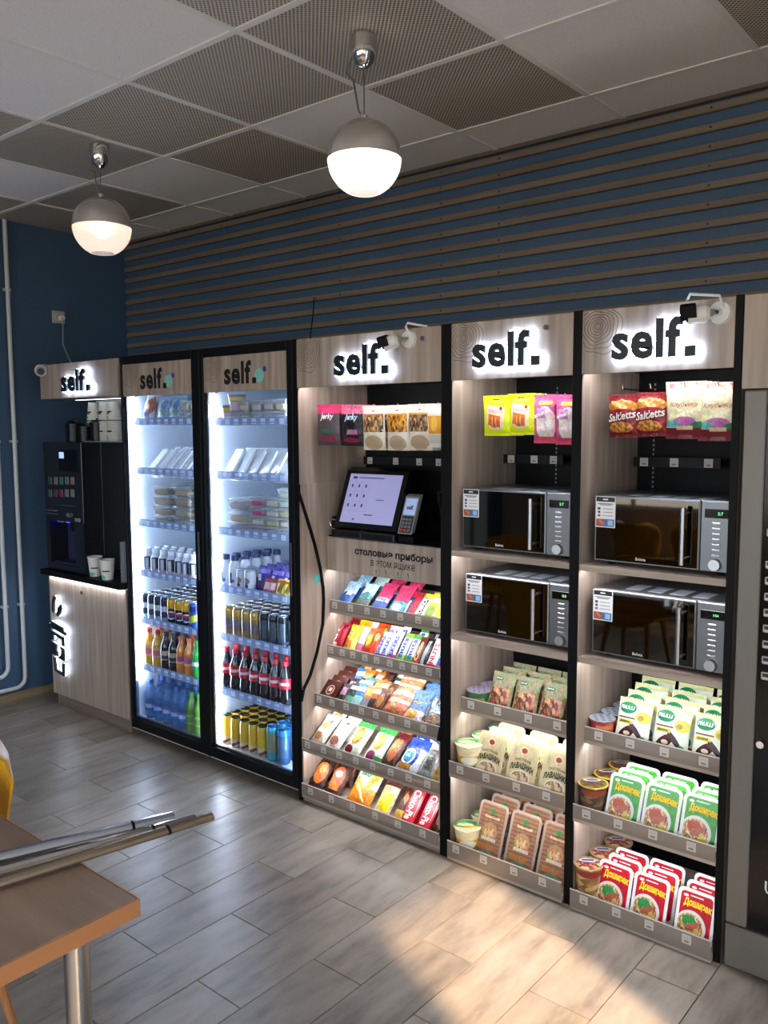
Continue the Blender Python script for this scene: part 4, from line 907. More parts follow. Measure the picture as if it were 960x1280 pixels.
# ------------------------------------------------------------------ hanging bags on the peg hooks
NUT = ('food', '#2c1c16', '#7c5230', '#d0a868', 16); NUT2 = ('food', '#4a2418', '#b07424', '#dca630', 13); NUT3 = ('food', '#241c28', '#74502f', '#c8a068', 17)
JERK = pmat('jerky_bag_print', '#4b4248', [('r', .5, .90, .6, .12, '#c3305f'), ('r', .5, .36, .30, .05, '#33604e'), ('r', .5, .16, .34, .07, '#8c2f4c')], .4, crinkle=0.3, busy=0.35)
JERK2 = pmat('dark_jerky_bag_print', '#16151c', [('r', .5, .90, .6, .12, ('food', '#c3305f', '#e0809c', '#a82850', 26)), ('r', .55, .34, .26, .06, '#b06a86'), ('e', .5, .14, .4, .06, '#8c2346')], .35, crinkle=0.5, busy=0.4)
def nutbag(k, food, cap): return pmat('nut_pouch_%d' % k, '#d9d2c2', [('r', .5, .60, .46, .19, food), ('r', .5, .80, .46, .02, cap), ('e', .5, .17, .40, .17, '#b8a285'), ('r', .5, .88, .06, .012, '#4a4a4a')], .35, crinkle=.25)
KW = dict(bold=.03)
JB = bag('jerky_bag', 'snack bag', .128, .175, .022, JERK, [('Jerky', 0, .122, .075, T_WHITE, dict(bold=.03, shear=.2))], seed=1)
JB2 = bag('jerky_bag', 'snack bag', .122, .172, .024, JERK2, [('Jerky', .004, .118, .075, mat('print_ice', '#bcd8ee', .5), dict(bold=.03, shear=.2))], seed=2, wr=.002)
NB = [bag('nut_pouch', 'snack bag', .116, .182, .026, nutbag(k, f, c), [], seed=3+k) for k, (f, c) in enumerate(((NUT, '#b06a3c'), (NUT2, '#c58a2a'), (NUT3, '#c9962e')))]
MANGO = bag('dried_fruit_pouch', 'snack bag', .112, .17, .026, pmat('mango_pouch_print', '#e3ded2', [('r', .5, .52, .36, .20, '#e6a223'), ('e', .4, .55, .13, .18, '#f4c048'), ('r', .5, .2, .4, .09, '#cfd0c6')], .35, crinkle=0.2), [], seed=9)
def hang(protos, xs, zt, y0, n, names, where, group, dx=0, dy=.034):
    for k, (p, x) in enumerate(zip(protos, xs)):
        for r in range(n):
            h = {JB: .175, JB2: .172}.get(p) or HB.get(p, .18)
            put(p, (x+dx*r+RND.uniform(-.002, .002), y0+dy*r, zt[k]-h), '%s, %s, %s' % (names[k], ('front one', 'second behind', 'third behind', 'fourth behind')[r], where), group, rx=.05+RND.uniform(-.02, .02), rz=RND.uniform(-.05, .05))
HB = {NB[0]: .182, NB[1]: .182, NB[2]: .182, MANGO: .17}
hang([JB, JB2, NB[0], NB[1], NB[2], MANGO], H1, [1.772, 1.768, 1.762, 1.762, 1.764, 1.764], -.688, 3,
     ['grey jerky bag with pink top', 'black jerky bag with speckled pink top', 'cream pouch of mixed nuts', 'cream pouch of cashews and dried fruit', 'cream pouch of dark nut mix', 'white pouch with orange dried mango'], 'hanging in till unit', 'bags hanging in the till unit', dx=.006)
NEON = bag('neon_yellow_bag', 'snack bag', .116, .148, .024, pmat('neon_bag_print', '#d9ea10', [('r', .5, .50, .33, .24, '#e6dcc0', .12), ('e', .5, .30, .30, .16, '#e6dcc0'), ('r', .45, .38, .24, .14, '#d4702a', .15), ('e', .45, .34, .18, .13, '#c25a20'), ('r', .38, .36, .03, .11, '#e0a060'), ('r', .52, .36, .03, .11, '#e0a060'), ('r', .5, .62, .28, .05, '#e4c4bc', .1), ('r', .5, .90, .14, .015, '#3a4410'), ('e', .72, .68, .05, .04, '#8c2a2a')], .3, crinkle=0.25), [], seed=21)
MARSH = bag('marshmallow_bag', 'snack bag', .088, .172, .036, pmat('marshmallow_bag_print', '#c8568c', [('e', .62, .40, .42, .36, ('food', '#e8e6e2', '#efc6d2', '#cfe6d8', 7)), ('r', .35, .62, .30, .10, '#c98ac0'), ('r', .6, .83, .3, .035, '#e0c93a'), ('r', .5, .07, .5, .07, '#d24a6a')], .25, crinkle=0.5, busy=0.4), [('BONBON', .0, .105, .062, T_WHITE, dict(bold=.03, turn=.35))], seed=23, wr=.002)
HB[NEON] = .148; HB[MARSH] = .172
hang([NEON, NEON, MARSH, MARSH], [.432, .532, .63, .716], [1.788, 1.792, 1.786, 1.782], -.668, 3, ['left neon yellow snack bag', 'right neon yellow snack bag', 'left pink marshmallow bag', 'right pink marshmallow bag'], 'on hooks of middle unit', 'bags hanging in the middle unit', dx=.006)
SALT = bag('pretzel_bag', 'snack bag', .108, .142, .034, pmat('red_pretzel_print', '#7e1722', [('e', .5, .72, .5, .15, '#b8742a'), ('e', .4, .76, .3, .06, '#d8b070', .25), ('e', .5, .52, .56, .15, '#86182a'), ('e', .45, .24, .42, .13, ('food', '#7a3a1c', '#b8742a', '#d89a48', 14)), ('r', .5, .05, .5, .07, '#6a1220')], .22, crinkle=0.55, busy=0.5), [('Saltletts', 0, .072, .096, T_WHITE, dict(bold=.02, shear=.3, turn=.16, h=.026))], seed=31, wr=.0022)
CREAM = bag('sweet_bag', 'snack bag', .130, .18, .040, pmat('cream_sweet_print', '#d9d3ae', [('r', .5, .93, .5, .06, ('food', '#d9d3ae', '#c86a7a', '#8fae8c', 9)), ('e', .5, .30, .3, .10, '#b865a8'), ('e', .18, .27, .24, .06, '#5fb3b8'), ('e', .86, .24, .22, .07, '#1f7f56'), ('r', .5, .09, .5, .11, '#6e1526'), ('r', .5, .20, .20, .035, '#d8b8a0'), ('r', .6, .78, .2, .012, '#a8a88a')], .3, crinkle=0.45, busy=0.25), [('Клубника', 0, .108, .085, mat('print_script_red', '#b0504a', .5), dict(bold=0, shear=.3))], seed=33, wr=.002)
HB[SALT] = .142; HB[CREAM] = .18
hang([SALT, SALT, CREAM, CREAM], [.925, 1.02, 1.132, 1.236], [1.778, 1.782, 1.812, 1.806], -.672, 3, ['left red pretzel stick bag', 'right red pretzel stick bag', 'left cream sweets bag', 'right cream sweets bag'], 'on hooks of right unit', 'bags hanging in the right unit', dx=.003)

# ------------------------------------------------------------------ middle unit trays
NOOD = ('food', '#8a4a2c', '#c08a5c', '#e3cfa0', 20)
GLID = pmat('green_noodle_lid', '#e6ddb4', [('e', .5, .62, .5, .3, '#3f9a5c'), ('e', .42, .55, .30, .12, '#f0e6b0'), ('e', .62, .42, .26, .08, '#e6c83a'), ('e', .34, .70, .2, .07, '#8cc86a')], .3, busy=0.3)
GCUP = cup_proto('noodle_cup', .037, .051, .112, pmat('yellow_noodle_cup_print', '#e8dcae', [('r', .5, .30, .5, .32, '#d9a93a'), ('e', .5, .45, .13, .16, '#f1ead2'), ('r', .5, .20, .09, .05, '#6a4a1c'), ('e', .36, .25, .05, .14, '#4f8a3c'), ('e', .62, .25, .05, .12, '#4f8a3c')], .4, busy=0.4), GLID)
LTUB = cup_proto('soup_tub', .040, .046, .066, pmat('green_tub_print', '#3e7044', [('r', .5, .45, .07, .16, '#b6a238'), ('r', .47, .45, .02, .08, '#7c2c22')], .4, busy=0.3), pmat('lilac_foil_lid', '#b6b2c8', [('r', .3, .5, .03, .4, '#8a86a8'), ('r', .5, .5, .03, .4, '#8a86a8'), ('r', .7, .5, .03, .4, '#8a86a8'), ('r', .5, .5, .45, .025, '#cfcad8')], .3, .2))
for r in range(4): put(LTUB, (.342+.004*r, -.645+.092*r if r < 3 else -.372, .5905), 'green soup tub with lilac lid, %s, top tray of middle unit' % ('front', 'second', 'third', 'last')[r], 'green soup tubs')
KRAFT = pmat('kraft_nut_bag', '#8d8a66', [('r', .5, .36, .40, .22, ('food', '#4a1f16', '#94503a', '#c99a76', 9)), ('e', .34, .82, .16, .05, '#2c5a3c'), ('r', .5, .10, .4, .05, '#9a9468')], .4, crinkle=0.5, busy=0.5)
KB = bag('nut_bag', 'snack bag', .104, .15, .03, KRAFT, [('орехи', -.016, .123, .025, T_WHITE, dict(bold=.02))], seed=41, wr=.0022)
for r in range(3):
    for k, x in enumerate((.435, .545, .655)):
        put(KB, (x+.006*r, -.66+.075*r, .592), 'olive paper nut bag, %s, %s, top tray of middle unit' % (('left column', 'middle column', 'right column')[k], ROW[r]), 'olive nut bags', rx=-.42+.1*r, rz=RND.uniform(-.06, .06))
LAV = tray_pack('crisp_bread_tray', 'snack', .122, .168, .03, clear('lavash_tray_plastic', '#e9dfb4', .12, .12), pmat('lavash_print', '#d9c99a', [('e', .5, .84, .17, .09, '#e6dcb8'), ('e', .5, .84, .12, .065, '#b5452c'), ('e', .5, .20, .40, .17, '#efe6cc'), ('e', .5, .19, .36, .14, ('food', '#6a5040', '#c8a27a', '#ecd8b4', 8)), ('e', .12, .80, .06, .10, '#b8b89a'), ('e', .9, .75, .06, .1, '#c8c890')], .3, busy=0.35),
    [('ЛАВАШИКИ', 0, .068, .098, T_DARK, dict(bold=.05, arc=.5, h=.022)), ('ХРУСТЯЩИЕ', 0, .096, .070, T_DARK, dict(bold=.02, arc=.3))])
for r in range(3):
    for k, x in enumerate((.440, .582, .722)):
        put(LAV, (x+.003*r, -.748+.062*r, .357), 'cream crisp bread tray, %s, %s, middle tray of middle unit' % (('left column', 'middle column', 'right column')[k], ROW[r]), 'crisp bread trays', rx=-.34, rz=-.04)
for r in range(3): put(GCUP, (.350+.004*r, -.724+.112*r, .357), 'yellow noodle cup with green lid, %s, middle tray of middle unit' % ('front', 'second', 'third')[r], 'green lidded noodle cups')
for r in range(2): put(GCUP, (.350+.006*r, -.732+.115*r, .028), 'yellow noodle cup with green lid, %s, bottom tray of middle unit' % ('front', 'behind')[r], 'green lidded noodle cups')
BREAD = pmat('brown_crisp_print', '#8f6a50', [('r', .5, .06+.075*i, .5, .012, '#7a5844') for i in range(13)] + [('e', .5, .88, .13, .045, '#3f7a44'), ('r', .5, .77, .3, .025, '#c9b08c'), ('e', .5, .50, .30, .17, '#a5825e'), ('e', .5, .48, .22, .10, ('food', '#8a6040', '#c09468', '#d8b88c', 16)), ('r', .5, .36, .30, .03, '#c9b8a0'), ('r', .45, .21, .36, .05, '#a86a40'), ('e', .5, .07, .34, .08, '#6d9078')], .25, busy=0.3)
CRUST = mat('crisp_bread_slices', '#9a7454', .7, bump=.6, bscale=60)
BP = tray_pack('crisp_bread_pack', 'snack', .128, .218, .04, clear('crisp_pack_film', '#c9b4a4', .45, .12), BREAD, [('хлебцы', 0, .168, .05, T_DARK, dict(bold=.02))], extra=[('film_crimp', MB().prism([(-.058+.0116*i, .204+(.008 if i % 2 else 0)) for i in range(11)]+[(.058, .196), (-.058, .196)], 1, .002, .012).mesh('film_crimp', clear('crimped_film', '#cfc8cc', .55, .12)))])
for r in range(3):
    for k, x in enumerate((.437, .579, .717)):
        put(BP, (x+.004*r, -.748+.075*r, .029), 'brown crisp bread pack, %s, %s, bottom tray of middle unit' % (('left column', 'middle column', 'right column')[k], ROW[r]), 'brown crisp bread packs', rx=-.36, rz=-.03)

# ------------------------------------------------------------------ right unit trays
FOILD = pmat('dotted_foil_lid', '#c9d6e2', [('e', .25+.25*i, .2+.2*j, .085, .06, '#6f8fb0') for i in range(3) for j in range(4)], .3, .2)
BERRY = cup_proto('jelly_cup', .036, .043, .068, pmat('berry_cup_print', '#a8383e', [('e', .42, .5, .10, .4, '#c86a3c'), ('e', .58, .4, .08, .3, '#d8405c'), ('r', .5, .62, .12, .1, '#e08a5c')], .35, busy=0.3), FOILD)
for r in range(4): put(BERRY, (.862+.003*r, -.652+.09*r if r < 3 else -.375, .592), 'red jelly cup with dotted foil lid, %s, top tray of right unit' % ('front', 'second', 'third', 'last')[r], 'red jelly cups')
FRU = bag('fruit_chip_bag', 'snack bag', .122, .152, .026, pmat('fruit_chip_print', '#e3ecd8', [('r', .5, .95, .5, .05, '#d8d89a'), ('e', .30, .78, .26, .13, '#1f8a56'), ('e', .80, .62, .22, .13, '#d9cf5a'), ('e', .72, .60, .09, .06, '#b99a4a'), ('e', .36, .24, .28, .12, '#4a1a1c', -.5), ('e', .62, .30, .26, .07, '#3a1416', .7), ('e', .36, .22, .10, .05, '#e8dcc0'), ('r', .28, .47, .22, .04, '#d8c63a'), ('r', .3, .56, .26, .018, '#7a5a44'), ('e', .82, .12, .10, .09, '#4f9a6c')], .3, crinkle=0.25, busy=0.2),
    [('FRULLI', -.024, .119, .048, T_WHITE, dict(bold=.04)), ('BANANA', -.026, .072, .036, T_DARK, dict(bold=.03))], seed=51, wr=.0012, top=.06)
for r in range(4):
    for k, x in enumerate((.972, 1.105, 1.238)):
        put(FRU, (x+.002*r, -.665+.058*r, .593+.012*r), 'white and green fruit chip bag, %s, %s, right unit' % (('left column', 'middle column', 'right column')[k], ROW[r]), 'fruit chip bags', rx=-.33, rz=RND.uniform(-.05, .02))
BLID = pmat('dark_noodle_lid', '#5a3a2c', [('e', .5, .5, .5, .5, '#c9a83a'), ('e', .5, .5, .43, .43, ('food', '#2a1c1a', '#7a3a24', '#5f7a3a', 7)), ('e', .5, .72, .3, .12, '#c9cdd6'), ('e', .5, .72, .2, .06, '#2c3a6c')], .28)
BCUP = cup_proto('noodle_cup', .036, .049, .112, pmat('brown_noodle_cup_print', '#4a3830', [('r', .5, .35, .5, .35, ('food', '#3a2c26', '#6a5040', '#84684a', 10)), ('e', .5, .8, .2, .1, '#8a3a2c')], .3), BLID)
RLID = pmat('red_noodle_lid', '#7a2a2c', [('e', .5, .5, .5, .5, '#b39a64'), ('e', .5, .5, .43, .43, ('food', '#5a1a22', '#a8423c', '#d8c08a', 7)), ('e', .5, .7, .32, .14, '#d6d8e2'), ('r', .5, .7, .2, .05, '#2c3a7c')], .28)
RCUP = cup_proto('noodle_cup', .036, .0475, .140, pmat('amber_noodle_cup_print', '#8c6a44', [('r', .5, .4, .5, .4, ('food', '#6a4626', '#a8824c', '#c9a870', 9)), ('e', .5, .84, .2, .09, '#8a2a2c')], .3), RLID)
for r in range(3): put(BCUP, (.866+.006*r, -.722+.108*r, .337), 'brown noodle cup with yellow rimmed lid, %s, middle tray of right unit' % ('front', 'second', 'third')[r], 'brown noodle cups')
for r in range(3): put(RCUP, (.860+.006*r, -.732+.108*r, .0205), 'amber noodle cup with red lid, %s, bottom tray of right unit' % ('front', 'second', 'third')[r], 'amber noodle cups')
TRAYW = mat('white_tray_plastic', '#e9ecea', .35)
def doshi(nm, c, c2, leaf):
    return tray_pack(nm, 'noodles', .124, .165, .034, TRAYW, pmat(nm+'_print', c, [('e', .40, .28, .47, .34, '#d9d8d0'), ('e', .38, .27, .40, .28, NOOD), ('e', .46, .30, .20, .09, '#b0604a', -.4), ('e', .30, .42, .17, .08, leaf), ('e', .44, .44, .12, .06, leaf, .5), ('e', .22, .34, .09, .05, leaf), ('e', .60, .22, .08, .06, '#d8b45c'), ('r', .50, .10, .27, .045, '#c9bf2a', -.12), ('r', .5, .93, .2, .012, '#e8d8d8'), ('e', .16, .91, .08, .03, '#e8e0e0'), ('r', .93, .12, .05, .07, c2)], .22, busy=.25),
        [('Доширак', .006, .118, .092, T_YEL, dict(bold=.05, turn=-.05, h=.030, arc=.12))])
DG = doshi('green_noodle_tray', '#3d9a2e', '#2c7a2a', '#b5482c'); DR = doshi('red_noodle_tray', '#b81c30', '#8a1424', '#2f8a4c')
for p, y0, z, nm, tr in ((DG, -.750, .337, 'green', 'middle tray'), (DR, -.757, .0205, 'red', 'bottom tray')):
    for r in range(3):
        for k, x in enumerate((.978, 1.106, 1.236) if nm == 'green' else (.955, 1.082, 1.232)):
            put(p, (x+.004*r+RND.uniform(-.003, .003), y0+.058*r, z), '%s instant noodle tray, %s, %s, %s of right unit' % (nm, ('left column', 'middle column', 'right column')[k], ROW[r], tr), nm+' noodle trays', rx=-.32 if nm == 'green' else -.28, rz=-.04+RND.uniform(-.02, .02))

# ------------------------------------------------------------------ till unit trays
ROWS1 = [(-.584, .855, .30), (-.603, .650, .30), (-.689, .443, .30), (-.769, .256, .28), (-.773, .044, .26)]
TN = ['top till tray', 'second till tray', 'third till tray', 'fourth till tray', 'bottom till tray']
def lay(tr, px, py, p, desc, lean, r=0, dyy=.09, rz=0, off=.022, dxr=0, sc=1):
    y0, z0, sl = ROWS1[tr]; y = y0+off+dyy*r; x = U(px, py, y=y0+off).x+dxr*r
    put(p, (x, y, z0+(y-y0)*sl+.004), '%s, %s' % (desc, TN[tr]) + ('' if r < 2 and not (r == 1 and 'copy' not in desc) else ', %s' % ROW[r]), 'snacks in the till unit trays', rx=-math.radians(lean), rz=rz+RND.uniform(-.03, .03), sc=sc)
def pk(n, base, layers, w=.07, h=.115, t=.018, texts=(), seed=0, rough=.25, name='sweet_packet', wr=.0012): return bag(name, 'snack', w, h, t, pmat(n, base, layers, rough, crinkle=.6, busy=.6), texts, seed=seed, wr=wr, nx=6, nz=8)
BW = dict(bold=.04)
T1 = [(427, pk('gum_blue', '#3f6fb5', [('r', .5, .75, .5, .25, '#9fc3e0'), ('e', .4, .35, .35, .2, '#24488f'), ('r', .6, .5, .2, .08, '#dbe8f2')], seed=61), 'light blue gum packet, leftmost'),
      (448, pk('gum_teal', '#5f9fa0', [('r', .5, .2, .5, .2, '#4d5a52'), ('r', .5, .8, .5, .2, '#b8d6d6'), ('e', .5, .5, .3, .15, '#2f6a72')], seed=62), 'teal gum packet, second from left'),
      (469, pk('candy_pink_blue', '#c4385f', [('r', .5, .17, .5, .2, '#2b4f9c'), ('r', .5, .40, .46, .06, '#e3e3ea')], .074, .13, .02, [('Twizzy', 0, .052, .05, T_BLUE, BW)], 63), 'pink candy packet with blue base, third from left'),
      (491, pk('candy_pink_teal', '#c93d63', [('r', .5, .2, .5, .22, '#3a9aa6'), ('e', .5, .24, .3, .12, '#dfe8ea')], .074, .13, .02, (), 64), 'pink candy packet with teal base, fourth from left'),
      (507, pk('candy_red_navy', '#a82438', [('r', .25, .35, .26, .4, '#232a52'), ('r', .25, .3, .1, .3, '#dcdce4')], .06, .11, .018, (), 65), 'red and navy packet, fifth from left'),
      (521, pk('gum_white_black', '#dad9d4', [('r', .5, .5, .22, .38, '#16161a'), ('r', .5, .9, .5, .1, '#c9cc3a')], .05, .11, .016, [('DIROL', 0, .055, .07, T_WHITE, dict(bold=.04, turn=PI/2))], 66), 'white gum packet with black panel, sixth from left'),
      (532, pk('lemon_yellow', '#d8cf3a', [('e', .5, .3, .4, .2, '#8a9a3a'), ('r', .5, .7, .4, .1, '#f0ecb0')], .055, .12, .018, (), 67), 'yellow lemon packet, seventh from left'),
      (544, pk('lime_white', '#e2e4d8', [('e', .5, .35, .36, .2, '#c5c832'), ('r', .5, .8, .5, .12, '#c9d13c')], .055, .12, .018, (), 68), 'white and lime packet, eighth from left'),
      (556, pk('white_blue', '#dfe3e8', [('r', .5, .3, .5, .2, '#4a7fc0')], .055, .12, .018, (), 69), 'white and blue packet, ninth from left')]
for k, (px, p, d) in enumerate(T1):
    lay(0, px, 756+(px-420)*.15, p, d, 48, sc=(1.12, 1, 1.25))
    if k in (0, 1, 2, 3, 6, 7): lay(0, px, 756+(px-420)*.15, p, d.replace(', ', ' ')+' copy behind', 48, 1, .075, sc=(1.12, 1, 1.25))
def br(n, base, layers, txt=None, tm=None, seed=0, w=.036, l=.135, t=.02): return bar('chocolate_bar', w, l, t, pmat(n, base, layers, .25, crinkle=.4, busy=.4), txt, tm, seed)
T2 = [(415, br('bar_red', '#a5182a', [('r', .5, .15, .5, .1, '#e6c8b0')], 'KIT', T_WHITE, 71), 'red chocolate bar, leftmost'), (422, br('bar_red2', '#b01c2e', [('r', .5, .85, .5, .1, '#7c1020')], None, None, 72), 'red chocolate bar, second from left'),
      (431, br('bar_yellow', '#e3c21c', [('r', .5, .3, .5, .12, '#c98a1c')], 'NUT', T_RED, 73), 'yellow chocolate bar, third from left'), (438, br('bar_gold', '#e0a61e', [('r', .5, .3, .5, .2, '#f0dc70')], None, None, 74), 'golden bar, fourth from left'),
      (446, br('bar_pinkwhite', '#e0d8dc', [('r', .5, .25, .5, .12, '#c46a8c')], None, None, 75), 'white and pink bar, fifth from left'), (455, br('bar_orange', '#d9561e', [('e', .5, .55, .4, .2, '#f0b02c'), ('r', .5, .2, .5, .08, '#b02818')], None, None, 76), 'orange bar, sixth from left'),
      (463, br('bar_orange2', '#cf3f1c', [('e', .5, .7, .4, .15, '#5f9a3c')], None, None, 77), 'red and orange bar, seventh from left'), (470, br('bar_white_navy', '#d6d4e0', [('r', .5, .1, .5, .08, '#5a4a9a')], 'SKERS', T_BLUE, 78), 'white bar with blue lettering, eighth from left'),
      (477, br('bar_white_navy2', '#dcdae6', [('r', .5, .1, .5, .08, '#5a4a9a')], 'SKERS', T_BLUE, 79), 'white bar with blue lettering, ninth from left'), (486, br('bar_white_pink', '#e3dde4', [('r', .5, .12, .5, .1, '#b0447a')], 'SKERS', T_BLUE, 80, .04, .15), 'longer white and pink bar, tenth from left'),
      (497, br('bar_white_green', '#e6e8e0', [('r', .5, .14, .5, .14, '#7fae3a'), ('r', .5, .92, .5, .08, '#7fae3a')], 'nuts', T_BLUE, 81, .042, .15), 'white bar with green ends, left of two'), (508, br('bar_white_green2', '#e6e8e0', [('r', .5, .14, .5, .14, '#4f9a4a'), ('r', .5, .92, .5, .08, '#4f9a4a')], 'nuts', T_BLUE, 82, .042, .15), 'white bar with green ends, right of two'),
      (517, br('bar_brown', '#5a2c1c', [('r', .5, .1, .5, .1, '#b03040')], 'Coco', mat('print_tan', '#c99a6c', .5), 83, .04, .145), 'brown chocolate bar between green and black ones'), (525, br('bar_black', '#1b1a1e', [('r', .5, .5, .2, .4, '#8a8c90')], None, None, 84, .04, .145), 'black and silver bar'),
      (536, br('bar_white_red', '#e4e0de', [('r', .5, .08, .5, .1, '#b02438')], 'NUTS', T_RED, 85, .046, .15), 'white bar with red lettering'), (548, br('bar_white_blue', '#e6e8ec', [('r', .5, .2, .5, .2, '#2c6ab0'), ('e', .5, .12, .3, .08, '#d8704a')], 'BOUNTY', T_BLUE, 86, .048, .15), 'white bar with blue lettering'),
      (557, br('bar_blue', '#2c5aa8', [('r', .5, .6, .4, .2, '#e0e4ea')], None, None, 87, .046, .15), 'blue bar beside the divider')]
for k, (px, p, d) in enumerate(T2):
    lay(1, px, 808+(px-412)*.22, p, d, 42 if k > 6 else 36, rz=.05, off=.026)
    if k < 9 or k % 2: lay(1, px, 808+(px-412)*.22, p, d.replace(', ', ' ')+' copy behind', 40, 1, .06, rz=.1)
BOX3 = carton('chocolate_box', .092, .10, .016, pmat('brown_box_print', '#4a1a16', [('e', .5, .5, .24, .26, '#b08c78'), ('e', .5, .5, .17, .2, '#5a241c'), ('r', .5, .52, .09, .09, '#d8c4b4')], .3))
for r in range(4): lay(2, 407, 880, BOX3, 'flat brown chocolate box', 48, r, .04, off=.02)
C3 = [(424, pk('snack_violet', '#3a2430', [('r', .5, .6, .3, .2, '#b08aa0')], .05, .10, seed=91), 'dark violet packet'), (433, pk('snack_dkgreen', '#2a3a30', [('r', .5, .2, .5, .2, '#6aa88c'), ('r', .5, .8, .4, .1, '#e0dcc0')], .05, .11, seed=92), 'dark green packet'),
      (442, pk('snack_skyblue', '#3f7fc0', [('r', .5, .25, .5, .2, '#9fd0d8'), ('r', .5, .75, .4, .1, '#e6eef4')], .055, .12, seed=93), 'sky blue packet'), (452, pk('snack_orange', '#d8782c', [('r', .5, .25, .4, .2, '#8a8c98'), ('r', .5, .7, .4, .15, '#e8b060')], .05, .12, seed=94), 'orange packet with grey base'),
      (461, pk('snack_amber', '#b8682c', [('r', .5, .3, .35, .2, '#3a2a28'), ('r', .5, .8, .4, .1, '#e6d8c0')], .05, .12, seed=95), 'amber packet'), (469, pk('snack_umber', '#5a3424', [('e', .5, .5, .3, .3, '#a8703c')], .05, .12, seed=96), 'dark brown packet'),
      (487, pk('wafer_orange', '#d0714a', [('r', .5, .15, .5, .16, '#a8623c'), ('r', .5, .55, .5, .06, '#e8b89a'), ('r', .5, .8, .5, .05, '#e8c8b0')], .12, .15, .03, seed=97, wr=.003), 'wide orange wafer bag'),
      (512, pk('cookie_white_orange', '#cfcac4', [('e', .4, .3, .34, .2, '#d89a3a'), ('r', .5, .75, .5, .25, '#5a7fb8')], .09, .12, .03, seed=98, wr=.003), 'blue and white cookie bag, left of two'),
      (538, pk('cookie_dark_blue', '#4f5a70', [('e', .45, .3, .36, .2, '#8a6a54'), ('r', .5, .78, .5, .22, ('food', '#3f6fb8', '#c8d6e8', '#6f9ad0', 14))], .10, .12, .03, seed=99, wr=.003), 'blue and white cookie bag, right of two'), (556, pk('cookie_silver_blue', '#7d8ca6', [('r', .5, .5, .4, .2, '#cfd8e4')], .09, .12, .03, seed=100, wr=.003), 'silver blue cookie bag beside the divider')]
for k, (px, p, d) in enumerate(C3):
    lay(2, px, 884+(px-410)*.24, p, d, 45 if k < 6 else 55, rz=.04)
    for r in range(1, 4 if k != 6 else 3): lay(2, px, 884+(px-410)*.24, C3[k][1] if k > 5 or r == 1 else C3[(k+r) % 6][1], d+' copy behind', 45, r, .05, rz=RND.uniform(-.2, .2))
T4 = [(395, pk('waffle_white', '#e2dccb', [('e', .55, .62, .28, .14, '#c8a05c'), ('e', .4, .25, .26, .12, '#b8744a'), ('e', .7, .75, .1, .05, '#5a4030')], .085, .16, .03, seed=111), 'cream waffle bag, leftmost'), (414, pk('waffle_white2', '#e6e0d8', [('e', .55, .6, .22, .10, '#cfc0b0'), ('e', .45, .25, .3, .13, '#a8685a'), ('e', .6, .85, .12, .05, '#4a4a58')], .085, .16, .03, seed=112), 'cream waffle bag, second from left'),
      (437, pk('roll_green', '#dfe6d0', [('r', .5, .92, .5, .1, '#3f9a4a'), ('e', .5, .55, .3, .26, '#d0802c'), ('e', .45, .50, .2, .16, '#e8a84c'), ('e', .3, .15, .24, .1, '#7a1c2c')], .092, .17, .035, seed=113), 'green and white roll bag, left of two'), (463, pk('roll_green2', '#dfe6d8', [('r', .5, .92, .5, .1, '#3f9a4a'), ('e', .5, .55, .3, .24, '#d8923c'), ('e', .45, .50, .2, .16, '#f0b860'), ('e', .35, .15, .28, .12, '#9a3a6a'), ('r', .8, .08, .2, .08, '#3f9a4a')], .092, .17, .035, seed=114), 'green and white roll bag, right of two'),
      (483, pk('cookie_brown', '#4a2c1e', [('e', .5, .5, .34, .36, '#9a6a34'), ('r', .5, .88, .5, .1, '#5c1c24'), ('e', .6, .3, .2, .12, '#b85a34')], .075, .17, .035, seed=115), 'brown cookie bag between green and blue bags'), (505, pk('cookie_blue', '#d8dde8', [('r', .5, .85, .5, .16, '#2c46a8'), ('e', .4, .45, .44, .36, '#27409e'), ('e', .4, .42, .30, .22, '#d9dfe8'), ('e', .4, .42, .22, .17, '#2f86b8'), ('r', .4, .16, .3, .07, '#c8883c')], .11, .165, .04, [('Aa', -.011, .072, .022, T_WHITE, BW)], 116), 'blue and white bag with round emblem'),
      (529, pk('cookie_silver', '#9aa0a4', [('r', .5, .5, .3, .3, '#6a6a62'), ('r', .5, .88, .5, .1, '#d8d8d0')], .085, .165, .04, [('MILLI', 0, .085, .09, T_DARK, dict(bold=.04, turn=PI/2))], 117), 'silver grey cookie bag'), (545, pk('cookie_yellow', '#c8a83c', [('r', .5, .5, .3, .3, '#8a6a2c')], .06, .15, .04, seed=118), 'yellow bag beside the divider'), (556, pk('cookie_cocoa', '#5a3c28', [('e', .5, .5, .3, .3, '#8a6a44')], .08, .15, .04, seed=119), 'cocoa brown bag behind the divider')]
for k, (px, p, d) in enumerate(T4):
    lay(3, px, 945+(px-380)*.30, p, d, 52, off=.03)
    if k not in (2, 3): lay(3, px, 945+(px-380)*.30, p, d+' copy behind', 50, 1, .07, off=.03)
CHO = lambda n: carton('cake_carton', .062, .15, .045, pmat('choco_red%d' % n, '#b5142a', [('r', .92, .5, .03, .5, '#8a0f20'), ('r', .82, .5, .02, .3, '#e8d0c0')], .3), [('Choco-Pie', -.006, .075, .125, T_WHITE, dict(bold=.02, turn=-PI/2, h=.034))])
